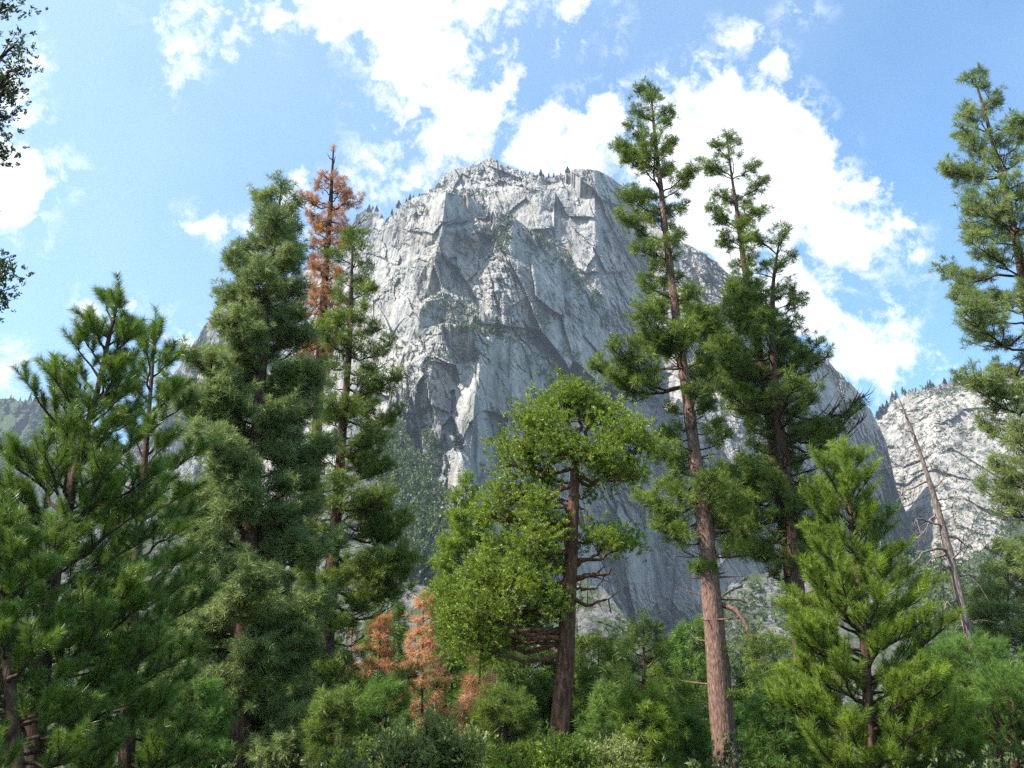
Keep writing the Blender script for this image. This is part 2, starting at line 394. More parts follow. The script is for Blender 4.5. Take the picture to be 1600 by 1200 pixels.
FB = Ridge('mountain_buttress', [(250, 1000), (330, 760), (420, 600), (500, 470), (560, 395), (600, 362), (640, 335), (672, 312), (700, 300), (728, 306), (745, 316), (758, 332), (772, 338), (795, 336), (812, 346), (835, 362), (870, 396), (900, 427), (930, 468), (948, 505), (960, 560), (978, 620), (1005, 700), (1050, 800), (1100, 900), (1200, 1100)],
    {300: [(480, 360), (600, 140), (697, 0), (703, 24), (764, 62), (790, 40), (812, 24), (830, 42), (900, 125), (1000, 350)],
     360: [(480, 360), (600, 140), (690, 0), (698, 6), (752, 26), (764, 45), (800, 20), (835, 44), (910, 145), (1000, 350)],
     450: [(480, 360), (590, 140), (668, 15), (700, 32), (735, 34), (765, 20), (790, 22), (830, 46), (930, 165), (1010, 380)],
     600: [(440, 360), (540, 170), (620, 50), (660, 36), (700, 30), (740, 22), (770, 24), (840, 58), (960, 195), (1050, 420)],
     1135: [(300, 360), (440, 220), (560, 100), (620, 65), (680, 34), (740, 15), (780, 17), (860, 66), (1020, 235), (1180, 470)]},
    1200, .2, 'rock_front', 1.3, jag=2.5, seed=8, feats=[
        ([(703, 302), (728, 306), (758, 320), (766, 336), (735, 344), (706, 350)], lambda x, y: 4 + .9 * (x - 703)),
        ([(700, 352), (768, 337), (775, 346), (740, 352), (704, 364)], lambda x, y: 1.8 * (360 - y)),
        ([(742, 362), (768, 368), (764, 396), (735, 412), (728, 392)], lambda x, y: .9 * (x - 730)),
        ([(778, 352), (792, 356), (786, 392), (762, 402), (768, 380)], lambda x, y: 14 + 0 * x),
        ([(700, 405), (712, 400), (720, 430), (712, 450), (704, 438)], lambda x, y: 12 + 0 * x),
        ([(616, 440), (626, 432), (628, 452), (614, 470)], lambda x, y: 10 + 0 * x)],
    ledges=[([(652, 482), (690, 456), (735, 470), (768, 505)], 26), ([(612, 424), (655, 402), (698, 424)], 10), ([(770, 398), (830, 420), (905, 478)], 12), ([(700, 405), (745, 425), (785, 410)], 14), ([(560, 470), (600, 450), (640, 462)], 9), ([(820, 540), (870, 560), (950, 590)], 16), ([(540, 560), (590, 548), (630, 565)], 9)])
LB = Ridge('mountain_lower_buttress', [(480, 1000), (560, 780), (600, 650), (618, 590), (630, 552), (645, 528), (665, 512), (700, 503), (735, 510), (762, 514), (800, 524), (828, 545), (850, 600), (862, 680), (880, 760), (930, 860), (1000, 1000), (1060, 1110)],
    {500: [(580, 150), (640, 35), (690, 0), (742, 0), (760, 50), (800, 75), (840, 130), (900, 260)],
     620: [(560, 160), (632, 30), (665, 8), (700, 42), (742, 5), (765, 65), (820, 95), (900, 260)],
     720: [(560, 160), (640, 75), (690, 38), (715, 0), (735, 5), (775, 75), (850, 130), (950, 300)],
     1135: [(500, 160), (600, 85), (690, 32), (720, 0), (740, 5), (800, 80), (900, 170), (1050, 330)]},
    1080, .18, 'rock_front', 1.3, jag=2.2, seed=14, cellk=.8, feats=[
        ([(650, 600), (660, 588), (664, 590), (675, 640), (677, 668), (662, 672), (648, 640)], lambda x, y: 20 + 0 * x),
        ([(636, 600), (640, 585), (645, 620), (652, 665), (645, 668), (637, 640)], lambda x, y: 8 + 0 * x),
        ([(664, 560), (690, 565), (716, 580), (722, 600), (690, 590), (668, 600), (660, 575)], lambda x, y: 10 + 0 * x),
        ([(706, 612), (713, 608), (715, 650), (706, 645)], lambda x, y: 16 + 0 * x),
        ([(682, 715), (690, 668), (708, 650), (716, 672), (728, 690), (712, 700)], lambda x, y: 18 + .5 * (x - 690)),
        ([(726, 530), (736, 532), (750, 565), (742, 572)], lambda x, y: 8 + 0 * x),
        ([(732, 660), (745, 648), (762, 640), (790, 650), (800, 720), (735, 760), (720, 700)], lambda x, y: 10 + .3 * (x - 730))],
    ledges=[([(622, 574), (660, 560), (720, 575), (765, 562)], 13), ([(640, 694), (690, 672), (725, 692)], 12), ([(700, 640), (735, 612), (790, 640)], 9)])
LS = Ridge('mountain_shoulder', [(60, 900), (200, 700), (250, 620), (275, 575), (300, 543), (318, 513), (335, 492), (380, 470), (450, 430), (520, 395), (558, 335), (585, 330), (604, 348), (640, 380), (720, 520)],
    flat(), 1640, .35, 'rock_far', 2.0, seed=21)
HB = Ridge('sunlit_hillside', [(1300, 760), (1350, 680), (1372, 652), (1384, 640), (1398, 622), (1420, 612), (1460, 603), (1500, 594), (1560, 588), (1620, 572), (1750, 545), (1900, 500)],
    {0: [(1300, 300), (1390, 120), (1450, 0), (1600, -60), (1900, -200)], 1200: [(1300, 300), (1430, 160), (1470, 0), (1600, -60), (1900, -200)]},
    1480, .8, 'rock_hill', 2.0, jag=3, seed=27, amp=1.0)
LH = Ridge('forested_hill', [(-600, 520), (-200, 590), (0, 622), (40, 626), (75, 620), (110, 645), (200, 700), (300, 800), (420, 980)],
    flat(), 1900, .9, 'forest_hill', 3.0, seed=31, amp=1.4)
TL = Ridge('talus_slope', [(-700, 800), (-200, 880), (100, 880), (300, 810), (450, 790), (540, 720), (590, 660), (625, 665), (655, 715), (690, 790), (720, 870), (770, 950), (840, 930), (900, 905), (940, 918), (975, 958), (1010, 1010), (1060, 1040), (1090, 1000), (1120, 930), (1160, 905), (1230, 885), (1290, 875), (1360, 850), (1420, 862), (1480, 900), (1530, 865), (1600, 800), (1800, 700), (2200, 600)],
    flat(), 560, 1.5, 'rock_talus', 2.4, jag=5, seed=40, amp=.55, cellk=.7, vs=1.3)

# ground
gx = np.concatenate([-np.geomspace(4500, 6, 60), np.linspace(-5, 5, 6), np.geomspace(6, 4500, 60)])
GX, GY = np.meshgrid(gx, gx)
def ground_z(x, y):
    r = np.hypot(x, y)
    return .25 * fbm(np.stack([np.asarray(x) * .08, np.asarray(y) * .08, np.asarray(x) * 0], -1), 3, 5) * np.minimum(1, r / 12) - .0
GZ = ground_z(GX, GY)
gv = np.stack([GX, GY, GZ], -1).reshape(-1, 3); n1 = len(gx)
gi = (np.arange(n1 - 1)[:, None] * n1 + np.arange(n1 - 1)[None]).ravel()
g = link('ground', make_mesh('ground', gv, [np.stack([gi, gi + 1, gi + 1 + n1, gi + n1], -1)], M['soil'], True)); g['kind'] = 'structure'

# ------------------------------------------------------------------ trees
TP = dict(
    far=[tpl_tuft(26, .04, s) for s in range(6)],
    mid=[tpl_tuft(32, .034, s + 10) for s in range(6)],
    fine=[tpl_tuft(40, .024, s + 70) for s in range(6)],
    brush_near=[tpl_brush(230, .0068, s + 20, .44) for s in range(6)],
    brush_mid=[tpl_brush(110, .0095, s + 30, .36) for s in range(6)],
    brush_far=[tpl_brush(26, .03, s + 40, .4) for s in range(6)],
    spray=[tpl_spray(20, s + 50, .15) for s in range(6)],
    leafy=[tpl_spray(16, s + 60, .26) for s in range(6)],
)
UP = np.array([0, 0, 1.0])
STAT = []; DENS = 2.2
def trunk_points(pts, Y):
    """[(px,py,width px)] from top to bottom -> world points with radii, run into the ground"""
    P = [at(p[0], p[1], Y) for p in pts]; r = [max(.012, p[2] / F * Y / CP * .37) for p in pts]
    if P[-1][2] > -.2:
        k = P[-1] - P[-2]; k = k / max(1e-6, -k[2])
        q = P[-1] + k * (P[-1][2] + .4); P.append(q); r.append(r[-1] * 1.12)
    return np.array(P), np.array(r)

def dense(P, r, n):
    s = np.concatenate([[0], np.cumsum(np.linalg.norm(np.diff(P, axis=0), axis=1))])
    t = np.linspace(0, s[-1], n)
    return np.stack([np.interp(t, s, P[:, k]) for k in range(3)], -1), np.interp(t, s, r)

def conifer(name, label, cat, Y, trunk, profile, nb=70, leaf='pine', tp='mid', tuft=.3, e0=(-5, 20), e_top=45, curve=.25,
            bark='bark', start=.3, spacing=.36, seed=0, group=None, parts=True, ntw=1.0, clump=.75, bare=0, flexy=1.0, depthk=1.0, dens=2.2, whorl=0, stubs=0,
            brush=False, extra=None, sub=True, lift=.25):
    g = np.random.default_rng(1000 + seed)
    P, r = trunk_points(trunk, Y)
    n = max(24, int(60 * min(1, 25 / Y)))
    D, rr = dense(P, r, n)
    base = D[-1].copy(); base[2] = 0
    root = thing(name, label, cat, tuple(base), group)
    off = base
    # gentle natural wander
    zt, zb = D[0, 2], D[-1, 2]
    w = Wood(); w.tube(D - off, rr, 14 if Y < 60 else 7, .12, seed)
    prof = np.array(profile, float)
    pyt, pyb = prof[0, 0], prof[-1, 0]
    zs = D[:, 2]
    def trunk_at_z(z):
        return np.array([np.interp(z, zs[::-1], D[::-1, k]) for k in range(3)]), np.interp(z, zs[::-1], rr[::-1])
    def z_to_py(z, x=0):
        # row of the photo for a height in the tree's plane
        v = (z - CAMZ) / Y; a = math.atan(v) - PITCH
        return 600 - F * math.tan(a)
    ztop = at(trunk[0][0], pyt, Y)[2]; zbot = max(.3, at(trunk[0][0], pyb, Y)[2])
    pos = []; dr = []; sz = []
    branches = []
    phi = g.random() * 6.28
    mpp = Y / CP / F * 1.0
    for i in range(nb):
        t = (i + g.random() * .8) / nb
        if whorl: t = (int(t * nb / whorl) + .5 + g.normal() * .13) * whorl / nb; t = min(max(t, .005), .99)
        z0 = ztop - (ztop - zbot) * (t ** .85)
        phi += 2.4 + g.normal() * .35
        ph = phi - .3 * math.sin(2 * phi)
        c, s_ = math.cos(ph), math.sin(ph)
        rel = (ztop - z0) / (ztop - zbot + 1e-6)
        e = math.radians(np.interp(rel, [0, .25, 1], [e_top, (e_top * .3 + e0[1] * .7), e0[0]]) + g.normal() * 7)
        reach = 1.0
        for it in range(2):
            tipz = z0 + reach * math.tan(e) * .9
            py = z_to_py(min(tipz, ztop))
            Lx = np.interp(py, prof[:, 0], prof[:, 1]) * mpp; Rx = np.interp(py, prof[:, 0], prof[:, 2]) * mpp
            ax = Rx if c > 0 else Lx; ay = (Lx + Rx) * .5 * depthk
            reach = 1 / math.sqrt((c / max(ax, .02)) ** 2 + (s_ / max(ay, .02)) ** 2)
        q = g.random()
        reach *= (.74 + .38 * q) if g.random() < clump else (.35 + .5 * q)
        if reach < .18: continue
        b0, br = trunk_at_z(z0)
        m = 8; sv = np.linspace(0, 1, m)
        cr = curve * (1 if rel > .15 else .4)
        side = np.array([-s_, c, 0]); wob = g.normal(size=2) * .06 * flexy * reach
        zz = reach * (math.tan(e) * (sv - .35 * sv ** 2 * (1 if e > 0 else 0)) + cr * (sv ** 2.2) * .8)
        if cr and e < .1: zz -= reach * .16 * np.sin(sv * math.pi)
        C = b0 + np.outer(sv * reach, [c, s_, 0]) + np.outer(zz, UP) + np.outer(np.sin(sv * 4.2) * wob[0] + np.sin(sv * 9) * wob[1] * .5, side)
        C[1:-1] += g.normal(size=(m - 2, 3)) * .022 * reach * flexy
        R0 = min(br * .6, .012 + .016 * reach + .004)
        bw = Wood() if parts else w
        bw.tube(C - off, R0 * (1 - sv * .85) + .004, 5, 0)
        isbare = g.random() < bare
        nt = max(3, int((1 - start) * reach / spacing * 2 * ntw * 1.5))
        for k in range(nt):
            sp = start + (1 - start) * (k + g.random()) / nt
            j = sp * (m - 1); a = int(j); a = min(a, m - 2); f = j - a
            q0 = C[a] * (1 - f) + C[a + 1] * f; tan = C[a + 1] - C[a]; tan /= np.linalg.norm(tan) + 1e-9
            sd = 1 if k % 2 else -1; mult = dens
            latd = np.cross(UP, tan); latd /= np.linalg.norm(latd) + 1e-9
            d = tan * (.75 + .3 * g.random()) + latd * sd * (.5 + .6 * g.random()) + UP * (lift + .3 * g.normal())
            d /= np.linalg.norm(d)
            L = (.25 + .5 * reach * (1 - sp) + .08 * reach) * (.6 + .6 * g.random())
            L = min(L, 1.6)
            q1 = q0 + d * L * .55; d2 = d + UP * (.25 + lift) * .9; d2 /= np.linalg.norm(d2); q2 = q1 + d2 * L * .5
            bw.tube(np.array([q0, q1, q2]) - off, [R0 * .35 + .002, R0 * .25 + .002, .003], 3)
            if isbare: continue
            if brush:
                pos.append(q2 - d2 * tuft * .9); dr.append(d2); sz.append(tuft * (.8 + .4 * g.random()))
                nn = 1 + int(mult * L * .5 / (tuft * .7))
                for h in range(nn):
                    f2 = (h + g.random() * .5) / max(1, nn)
                    qq = q0 + (q1 - q0) * f2
                    dd = d * .7 + UP * (.5 + lift) + latd * g.normal() * .6; pos.append(qq); dr.append(dd); sz.append(tuft * (.55 + .4 * g.random()))
            else:
                pos.append(q2); dr.append(d2 + g.normal(size=3) * .25); sz.append(tuft * (.75 + .5 * g.random()))
                if sub:
                    nn = max(1, int(mult * L / (tuft * .95)))
                    for h in range(nn):
                        f2 = .25 + .75 * (h + g.random() * .7) / nn
                        qq = q0 + (q2 - q0) * f2 + g.normal(size=3) * tuft * .5 + UP * tuft * .2
                        pos.append(qq); dr.append(d + UP * .5 + g.normal(size=3) * .45); sz.append(tuft * (.6 + .45 * g.random()))
        if not isbare:
            pos.append(C[-1]); dr.append(C[-1] - C[-2]); sz.append(tuft * 1.05)
            if brush: pos.append(C[-2]); dr.append(C[-1] - C[-2]); sz.append(tuft)
        if parts: branches.append(bw)
    for k in range(stubs):
        j = g.integers(int(len(D) * .35), len(D) - 4); a = g.random() * 6.28; L = rr[j] * (1 + 2.5 * g.random()) + .12
        d = np.array([math.cos(a), math.sin(a), -.1 + .5 * g.random()]); q = D[j] + d * rr[j] * .7
        w.tube(np.array([q, q + d * L * .6, q + d * L + g.normal(size=3) * .06]) - off, [.03 + .02 * g.random(), .022, .008], 4)
    if extra: extra(w, pos, dr, sz, off, g)
    # leader
    if bare < 1 and leaf:
        for h in range(3): pos.append(D[0] - UP * tuft * .5 * h); dr.append(UP + g.normal(size=3) * .3); sz.append(tuft * 1.0)
    link('trunk', w.mesh('trunk', M[bark]), root)
    for bw in branches: link('branch', bw.mesh('branch', M['bark_dark' if bark != 'bark_grey' else bark]), root)
    if leaf and pos:
        V, Fc = foliage(pos, dr, sz, TP[tp])
        link('crown', make_mesh('crown', V - off, Fc, M[leaf]), root)
        STAT.append((name, len(branches), len(pos), len(V) // 3))
    return root

# --- A: near left pine with a broad crown
conifer('pine_tree', 'near dark pine at the left edge with long glossy needles on upswept shoots', 'tree', 15.5,
    [(188, 455, 4), (172, 520, 8), (150, 620, 12), (126, 700, 16), (110, 780, 20), (85, 890, 28), (68, 990, 36), (55, 1120, 42), (50, 1200, 46)],
    [(455, 4, 4), (490, 20, 14), (520, 42, 22), (560, 62, 36), (600, 76, 50), (640, 104, 60), (700, 125, 85), (780, 135, 115), (880, 145, 150), (1000, 150, 175), (1100, 150, 185), (1230, 150, 185)],
    nb=94, leaf='near', tp='brush_near', tuft=.36, e0=(8, 46), e_top=64, curve=.4, brush=True, start=.3, spacing=.4, seed=1, bark='bark', ntw=1.2, lift=.6, dens=2.5)
conifer('pine_tree', 'short dark pine just right of the near left pine, with two open upright tips', 'tree', 18.5,
    [(243, 505, 3), (238, 580, 7), (228, 700, 12), (215, 850, 18), (205, 1000, 24), (198, 1200, 30)],
    [(505, 12, 12), (545, 38, 28), (600, 55, 45), (660, 60, 62), (720, 70, 75), (800, 70, 85), (900, 75, 85), (1050, 80, 85), (1230, 80, 85)],
    nb=66, leaf='near', tp='brush_near', tuft=.42, e0=(0, 40), e_top=65, curve=.35, brush=True, start=.3, spacing=.42, seed=2, lift=.6, dens=2.6)
conifer('pine_tree', 'dark pine cut off by the left edge at the bottom corner', 'tree', 13.8,
    [(-8, 830, 4), (2, 920, 10), (10, 1010, 18), (18, 1100, 24), (26, 1200, 30)],
    [(830, 20, 20), (880, 50, 45), (950, 80, 65), (1050, 90, 85), (1230, 90, 100)],
    nb=48, leaf='near', tp='brush_near', tuft=.36, e0=(0, 35), e_top=60, curve=.35, brush=True, start=.3, spacing=.45, seed=3, lift=.6, dens=2.6)
# --- B: big left ponderosa
conifer('pine_tree', 'tall dense grey green pine left of the orange topped tree', 'tree', 30,
    [(441, 285, 3), (430, 370, 9), (422, 430, 12), (412, 530, 19), (404, 640, 25), (396, 760, 31), (384, 930, 40), (376, 1080, 46), (372, 1200, 50)],
    [(285, 8, 8), (320, 25, 28), (350, 52, 35), (375, 68, 45), (410, 75, 60), (450, 85, 62), (520, 85, 68), (580, 118, 85), (650, 128, 92), (700, 110, 105), (760, 120, 110), (850, 110, 120), (950, 120, 125), (1050, 125, 120), (1230, 130, 125)],
    nb=98, leaf='pine_grey', tp='mid', tuft=.3, e0=(-12, 18), e_top=60, curve=.35, seed=4, ntw=1.35, spacing=.29, dens=3.2, bare=.04, stubs=16, start=.14)
# --- C: orange dead-topped tree
def spike(w, pos, dr, sz, off, g):
    for (x0, y0, x1, y1) in ((520, 250, 511, 240), (519, 262, 524, 244), (519, 282, 503, 272), (520, 300, 534, 292), (518, 268, 527, 262)):
        w.tube(np.array([at(x0, y0, 44.0), at((x0 + x1) / 2, (y0 + y1) / 2 + 2, 43.8), at(x1, y1, 43.7)]) - off, [.05, .035, .012], 4)
conifer('dead_pine', 'tall dying tree with rusty orange needles and a bare spike top', 'tree', 44,
    [(521, 230, 3), (519, 270, 6), (516, 330, 11), (509, 420, 15), (502, 520, 18), (497, 640, 20), (490, 760, 23), (483, 900, 26), (476, 1050, 30), (470, 1200, 32)],
    [(272, 8, 12), (290, 42, 42), (320, 48, 50), (345, 30, 65), (375, 35, 60), (400, 18, 40), (440, 30, 40), (480, 42, 36), (520, 48, 34), (560, 36, 24), (590, 14, 12)],
    nb=74, leaf='dead', tp='far', tuft=.28, e0=(-10, 8), e_top=20, curve=.2, seed=5, bark='bark_dark', ntw=.95, clump=.6, bare=.12, extra=spike, flexy=2.0)
# --- D: pine right of it
conifer('pine_tree', 'slender dark pine with layered open branches right of the orange topped tree', 'tree', 36,
    [(552, 362, 3), (549, 440, 8), (547, 520, 11), (541, 610, 15), (533, 700, 19), (526, 800, 23), (514, 940, 30), (502, 1080, 38), (494, 1200, 42)],
    [(362, 8, 8), (392, 38, 38), (430, 42, 48), (470, 38, 50), (520, 48, 52), (570, 45, 62), (620, 40, 80), (670, 48, 88), (700, 45, 80), (760, 50, 105), (820, 55, 118), (880, 60, 125), (950, 65, 120), (1020, 70, 115), (1100, 80, 110), (1230, 80, 90)],
    nb=92, leaf='pine', tp='mid', tuft=.29, e0=(-24, -2), e_top=50, curve=.28, seed=6, ntw=1.05, clump=.8, spacing=.33, dens=2.4, bare=.05, whorl=3, stubs=20, start=.18)
# --- H: tall leaning pine, right of centre
def hook(w, pos, dr, sz, off, g):
    Yh = 38
    def arm(pts, rad, foliage_from=None, k=5):
        A = np.array([at(x, y, Yh + dz) for x, y, dz in pts]); w.tube(A - off, np.linspace(rad, rad * .25, len(A)), k)
        return A
    arm([(1128, 945, 0), (1148, 952, -.3), (1164, 972, -.5), (1170, 992, -.6), (1178, 1005, -.7)], .13)
    for (x, y, dz) in ((1178, 1005, -.7), (1195, 1000, -.9), (1210, 1015, -.9), (1170, 1030, -.6), (1190, 1045, -.8), (1205, 1060, -.9), (1160, 1010, -.4), (1222, 1040, -1.2), (1180, 1070, -.6), (1215, 1085, -1)):
        A = arm([(1172, 992, -.6), ((x + 1172) / 2, (y + 985) / 2, dz), (x, y, dz)], .03, k=3)
        for h in range(26):
            pos.append(A[-1] + g.normal(size=3) * np.array([.38, .4, .28])); dr.append(np.array([.3, 0, -.5]) + g.normal(size=3) * .6); sz.append(.27)
    arm([(1100, 770, 0), (1112, 772, -.1), (1116, 782, -.2), (1110, 795, -.2), (1120, 805, -.2)], .07)
    arm([(1105, 828, 0), (1125, 830, -.2), (1142, 828, -.3), (1150, 842, -.4)], .08)
conifer('pine_tree', 'tallest pine right of centre with a long bare pinkish trunk and leaning top', 'tree', 38,
    [(1016, 133, 3), (1022, 200, 7), (1032, 290, 11), (1042, 380, 15), (1052, 460, 18), (1062, 540, 20), (1074, 620, 22), (1086, 710, 26), (1098, 800, 30), (1109, 900, 36), (1121, 1040, 42), (1135, 1200, 47)],
    [(133, 9, 9), (160, 29, 25), (200, 44, 41), (240, 73, 44), (270, 100, 49), (290, 100, 73), (310, 88, 77), (335, 84, 29), (360, 100, 25), (385, 115, 23), (400, 47, 16), (430, 14, 14), (455, 59, 23), (480, 112, 47), (520, 141, 59), (560, 129, 64), (600, 147, 68), (625, 70, 47), (660, 35, 53), (700, 53, 59), (750, 94, 59), (790, 112, 59), (830, 82, 64), (870, 59, 70), (900, 11, 23)],
    nb=98, leaf='pine', tp='mid', tuft=.33, e0=(-8, 12), e_top=55, curve=.3, seed=7, bark='bark_plate', ntw=1.15, clump=.65, extra=hook, dens=2.4, bare=.07, whorl=4.5, stubs=34)
# --- I: the pair
conifer('pine_tree', 'thin pine of the right hand pair with an open tufted top leaning left', 'tree', 43,
    [(1135, 212, 3), (1144, 280, 6), (1153, 340, 9), (1162, 410, 12), (1174, 480, 15), (1188, 560, 18), (1203, 660, 21), (1217, 760, 23), (1234, 880, 26), (1250, 1020, 26), (1266, 1200, 30)],
    [(212, 9, 9), (240, 33, 30), (280, 50, 45), (300, 42, 50), (325, 50, 24), (350, 42, 50), (385, 72, 30), (405, 36, 14), (430, 14, 14), (455, 84, 36), (490, 114, 48), (540, 120, 48), (600, 102, 48), (660, 60, 42), (720, 72, 36), (780, 108, 42), (840, 120, 36), (890, 72, 24), (920, 12, 12)],
    nb=90, leaf='pine', tp='mid', tuft=.33, e0=(-10, 12), e_top=55, curve=.3, seed=8, bark='bark', ntw=1.3, clump=.75, dens=2.2, bare=.06, whorl=4.5, stubs=24)
conifer('pine_tree', 'dark pine of the right hand pair with wide lower branches reaching right', 'tree', 41,
    [(1218, 372, 3), (1208, 440, 8), (1206, 520, 13), (1212, 610, 18), (1222, 700, 21), (1236, 800, 24), (1246, 920, 26), (1262, 1060, 28), (1275, 1200, 30)],
    [(372, 11, 12), (390, 51, 38), (420, 34, 36), (450, 48, 33), (480, 69, 50), (520, 69, 45), (550, 92, 96), (590, 97, 114), (615, 92, 90), (640, 80, 150), (660, 69, 132), (690, 69, 168), (710, 69, 96), (760, 80, 108), (800, 69, 72), (850, 69, 48), (900, 23, 12)],
    nb=88, leaf='pine'     , tp='mid', tuft=.33, e0=(-8, 8), e_top=50, curve=.3, seed=9, bark='bark', ntw=1.1, clump=.75, dens=1.45, bare=.1, whorl=5, stubs=24)
# --- L: right edge pine
conifer('pine_tree', 'tall pine at the right edge with many curved tufted branches against the sky', 'tree', 36,
    [(1521, 114, 3), (1540, 180, 7), (1556, 240, 10), (1574, 310, 14), (1592, 400, 18), (1608, 500, 21), (1622, 620, 24), (1640, 780, 28), (1660, 980, 34), (1680, 1200, 40)],
    [(114, 15, 15), (150, 28, 42), (200, 50, 80), (240, 75, 90), (270, 85, 90), (300, 70, 90), (340, 80, 90), (380, 108, 100), (430, 132, 110), (460, 135, 110), (490, 70, 110), (530, 130, 115), (560, 122, 115), (590, 90, 120), (650, 110, 120), (720, 100, 120), (800, 95, 120), (850, 110, 120), (900, 40, 100)],
    nb=98, leaf='pine_grey', tp='mid', tuft=.32, e0=(-20, 4), e_top=55, curve=.42, seed=10, bark='bark', ntw=1.25, clump=.8, flexy=1.5, dens=1.9, whorl=4, start=.35, bare=.04)
# --- J: bright young pine
conifer('pine_tree', 'bright green young pine with upswept bushy shoots at lower right', 'tree', 20,
    [(1318, 705, 3), (1324, 760, 6), (1333, 850, 10), (1345, 940, 14), (1353, 1030, 17), (1358, 1120, 20), (1362, 1200, 22)],
    [(705, 10, 10), (745, 38, 32), (790, 55, 48), (840, 62, 62), (880, 75, 68), (910, 80, 95), (950, 98, 105), (1000, 105, 108), (1060, 112, 110), (1120, 125, 115), (1230, 140, 120)],
    nb=95, leaf='young', tp='brush_mid', tuft=.42, e0=(5, 42), e_top=68, curve=.4, brush=True, start=.28, spacing=.36, seed=11, ntw=1.3, lift=.55, dens=2.6)
# --- K: bare leaning snag
def snag():
    Y = 33.0
    P, r = trunk_points([(1400, 612, 1.5), (1412, 640, 4), (1424, 670, 7), (1440, 715, 10), (1458, 770, 13), (1474, 830, 17), (1490, 890, 20), (1504, 950, 21), (1517, 1005, 22), (1532, 1070, 24), (1560, 1200, 28)], Y)
    r = r * .82; D, rr = dense(P, r, 70); base = D[-1].copy(); base[2] = 0
    root = thing('dead_snag', 'bare leaning grey snag with broken crooked branches at right', 'dead tree', tuple(base))
    w = Wood(); w.tube(D - base, rr, 12, .14, 3); link('trunk', w.mesh('trunk', M['bark_grey']), root)
    arms = [([(1470, 790), (1455, 812), (1436, 838), (1424, 850)], 4), ([(1452, 752), (1430, 760), (1412, 768), (1402, 784)], 4), ([(1458, 768), (1476, 745), (1484, 728)], 3),
            ([(1445, 722), (1428, 718), (1414, 728)], 2.5), ([(1432, 692), (1418, 700), (1408, 716)], 2), ([(1428, 678), (1415, 672), (1404, 666)], 2),
            ([(1463, 785), (1485, 776), (1500, 782)], 3), ([(1467, 800), (1488, 792), (1496, 778)], 2.5), ([(1474, 825), (1450, 812), (1432, 812), (1424, 822)], 4),
            ([(1478, 838), (1500, 842), (1512, 856), (1506, 868)], 4), ([(1484, 862), (1466, 856), (1445, 862), (1428, 880), (1420, 905)], 5), ([(1484, 866), (1460, 872), (1442, 888)], 4),
            ([(1488, 888), (1470, 890), (1458, 898), (1455, 908)], 5), ([(1484, 876), (1500, 862), (1502, 852)], 4), ([(1500, 900), (1516, 898), (1528, 908)], 4),
            ([(1496, 936), (1480, 942), (1474, 958)], 5), ([(1508, 978), (1494, 976), (1486, 980)], 3.5), ([(1510, 974), (1520, 970), (1530, 974)], 3),
            ([(1514, 1008), (1492, 1012), (1470, 1010), (1462, 1008)], 6), ([(1440, 735), (1452, 728), (1466, 742), (1470, 755)], 2.5), ([(1418, 655), (1408, 640), (1398, 634)], 1.6),
            ([(1474, 818), (1490, 806), (1494, 796)], 2), ([(1480, 850), (1470, 868), (1474, 886), (1468, 894)], 2.5), ([(1522, 1028), (1506, 1042), (1488, 1046)], 4)]
    g = np.random.default_rng(5)
    for k, (a, wd) in enumerate(arms):
        dz = np.linspace(0, 1, len(a)) * (g.random() - .7) * 1.5
        A = np.array([at(x, y, Y + d) for (x, y), d in zip(a, dz)]); A, _ = dense(A, np.ones(len(A)), 9)
        A[1:] += g.normal(size=A[1:].shape) * .025
        w = Wood(); r0 = wd / F * Y * .5; w.tube(A - base, np.linspace(r0, r0 * .25, 9), 5, .1, k)
        for h in range(4):
            q = A[3 + h] ; d = (A[4 + h] - A[3 + h]); d /= np.linalg.norm(d); d = d + g.normal(size=3) * .6; L = .25 + .5 * g.random()
            w.tube(np.array([q, q + d * L * .5, q + d * L + g.normal(size=3) * .08 - UP * .08]) - base, [r0 * .35, r0 * .25, .004], 3)
        link('branch', w.mesh('branch', M['bark_grey']), root)
snag()

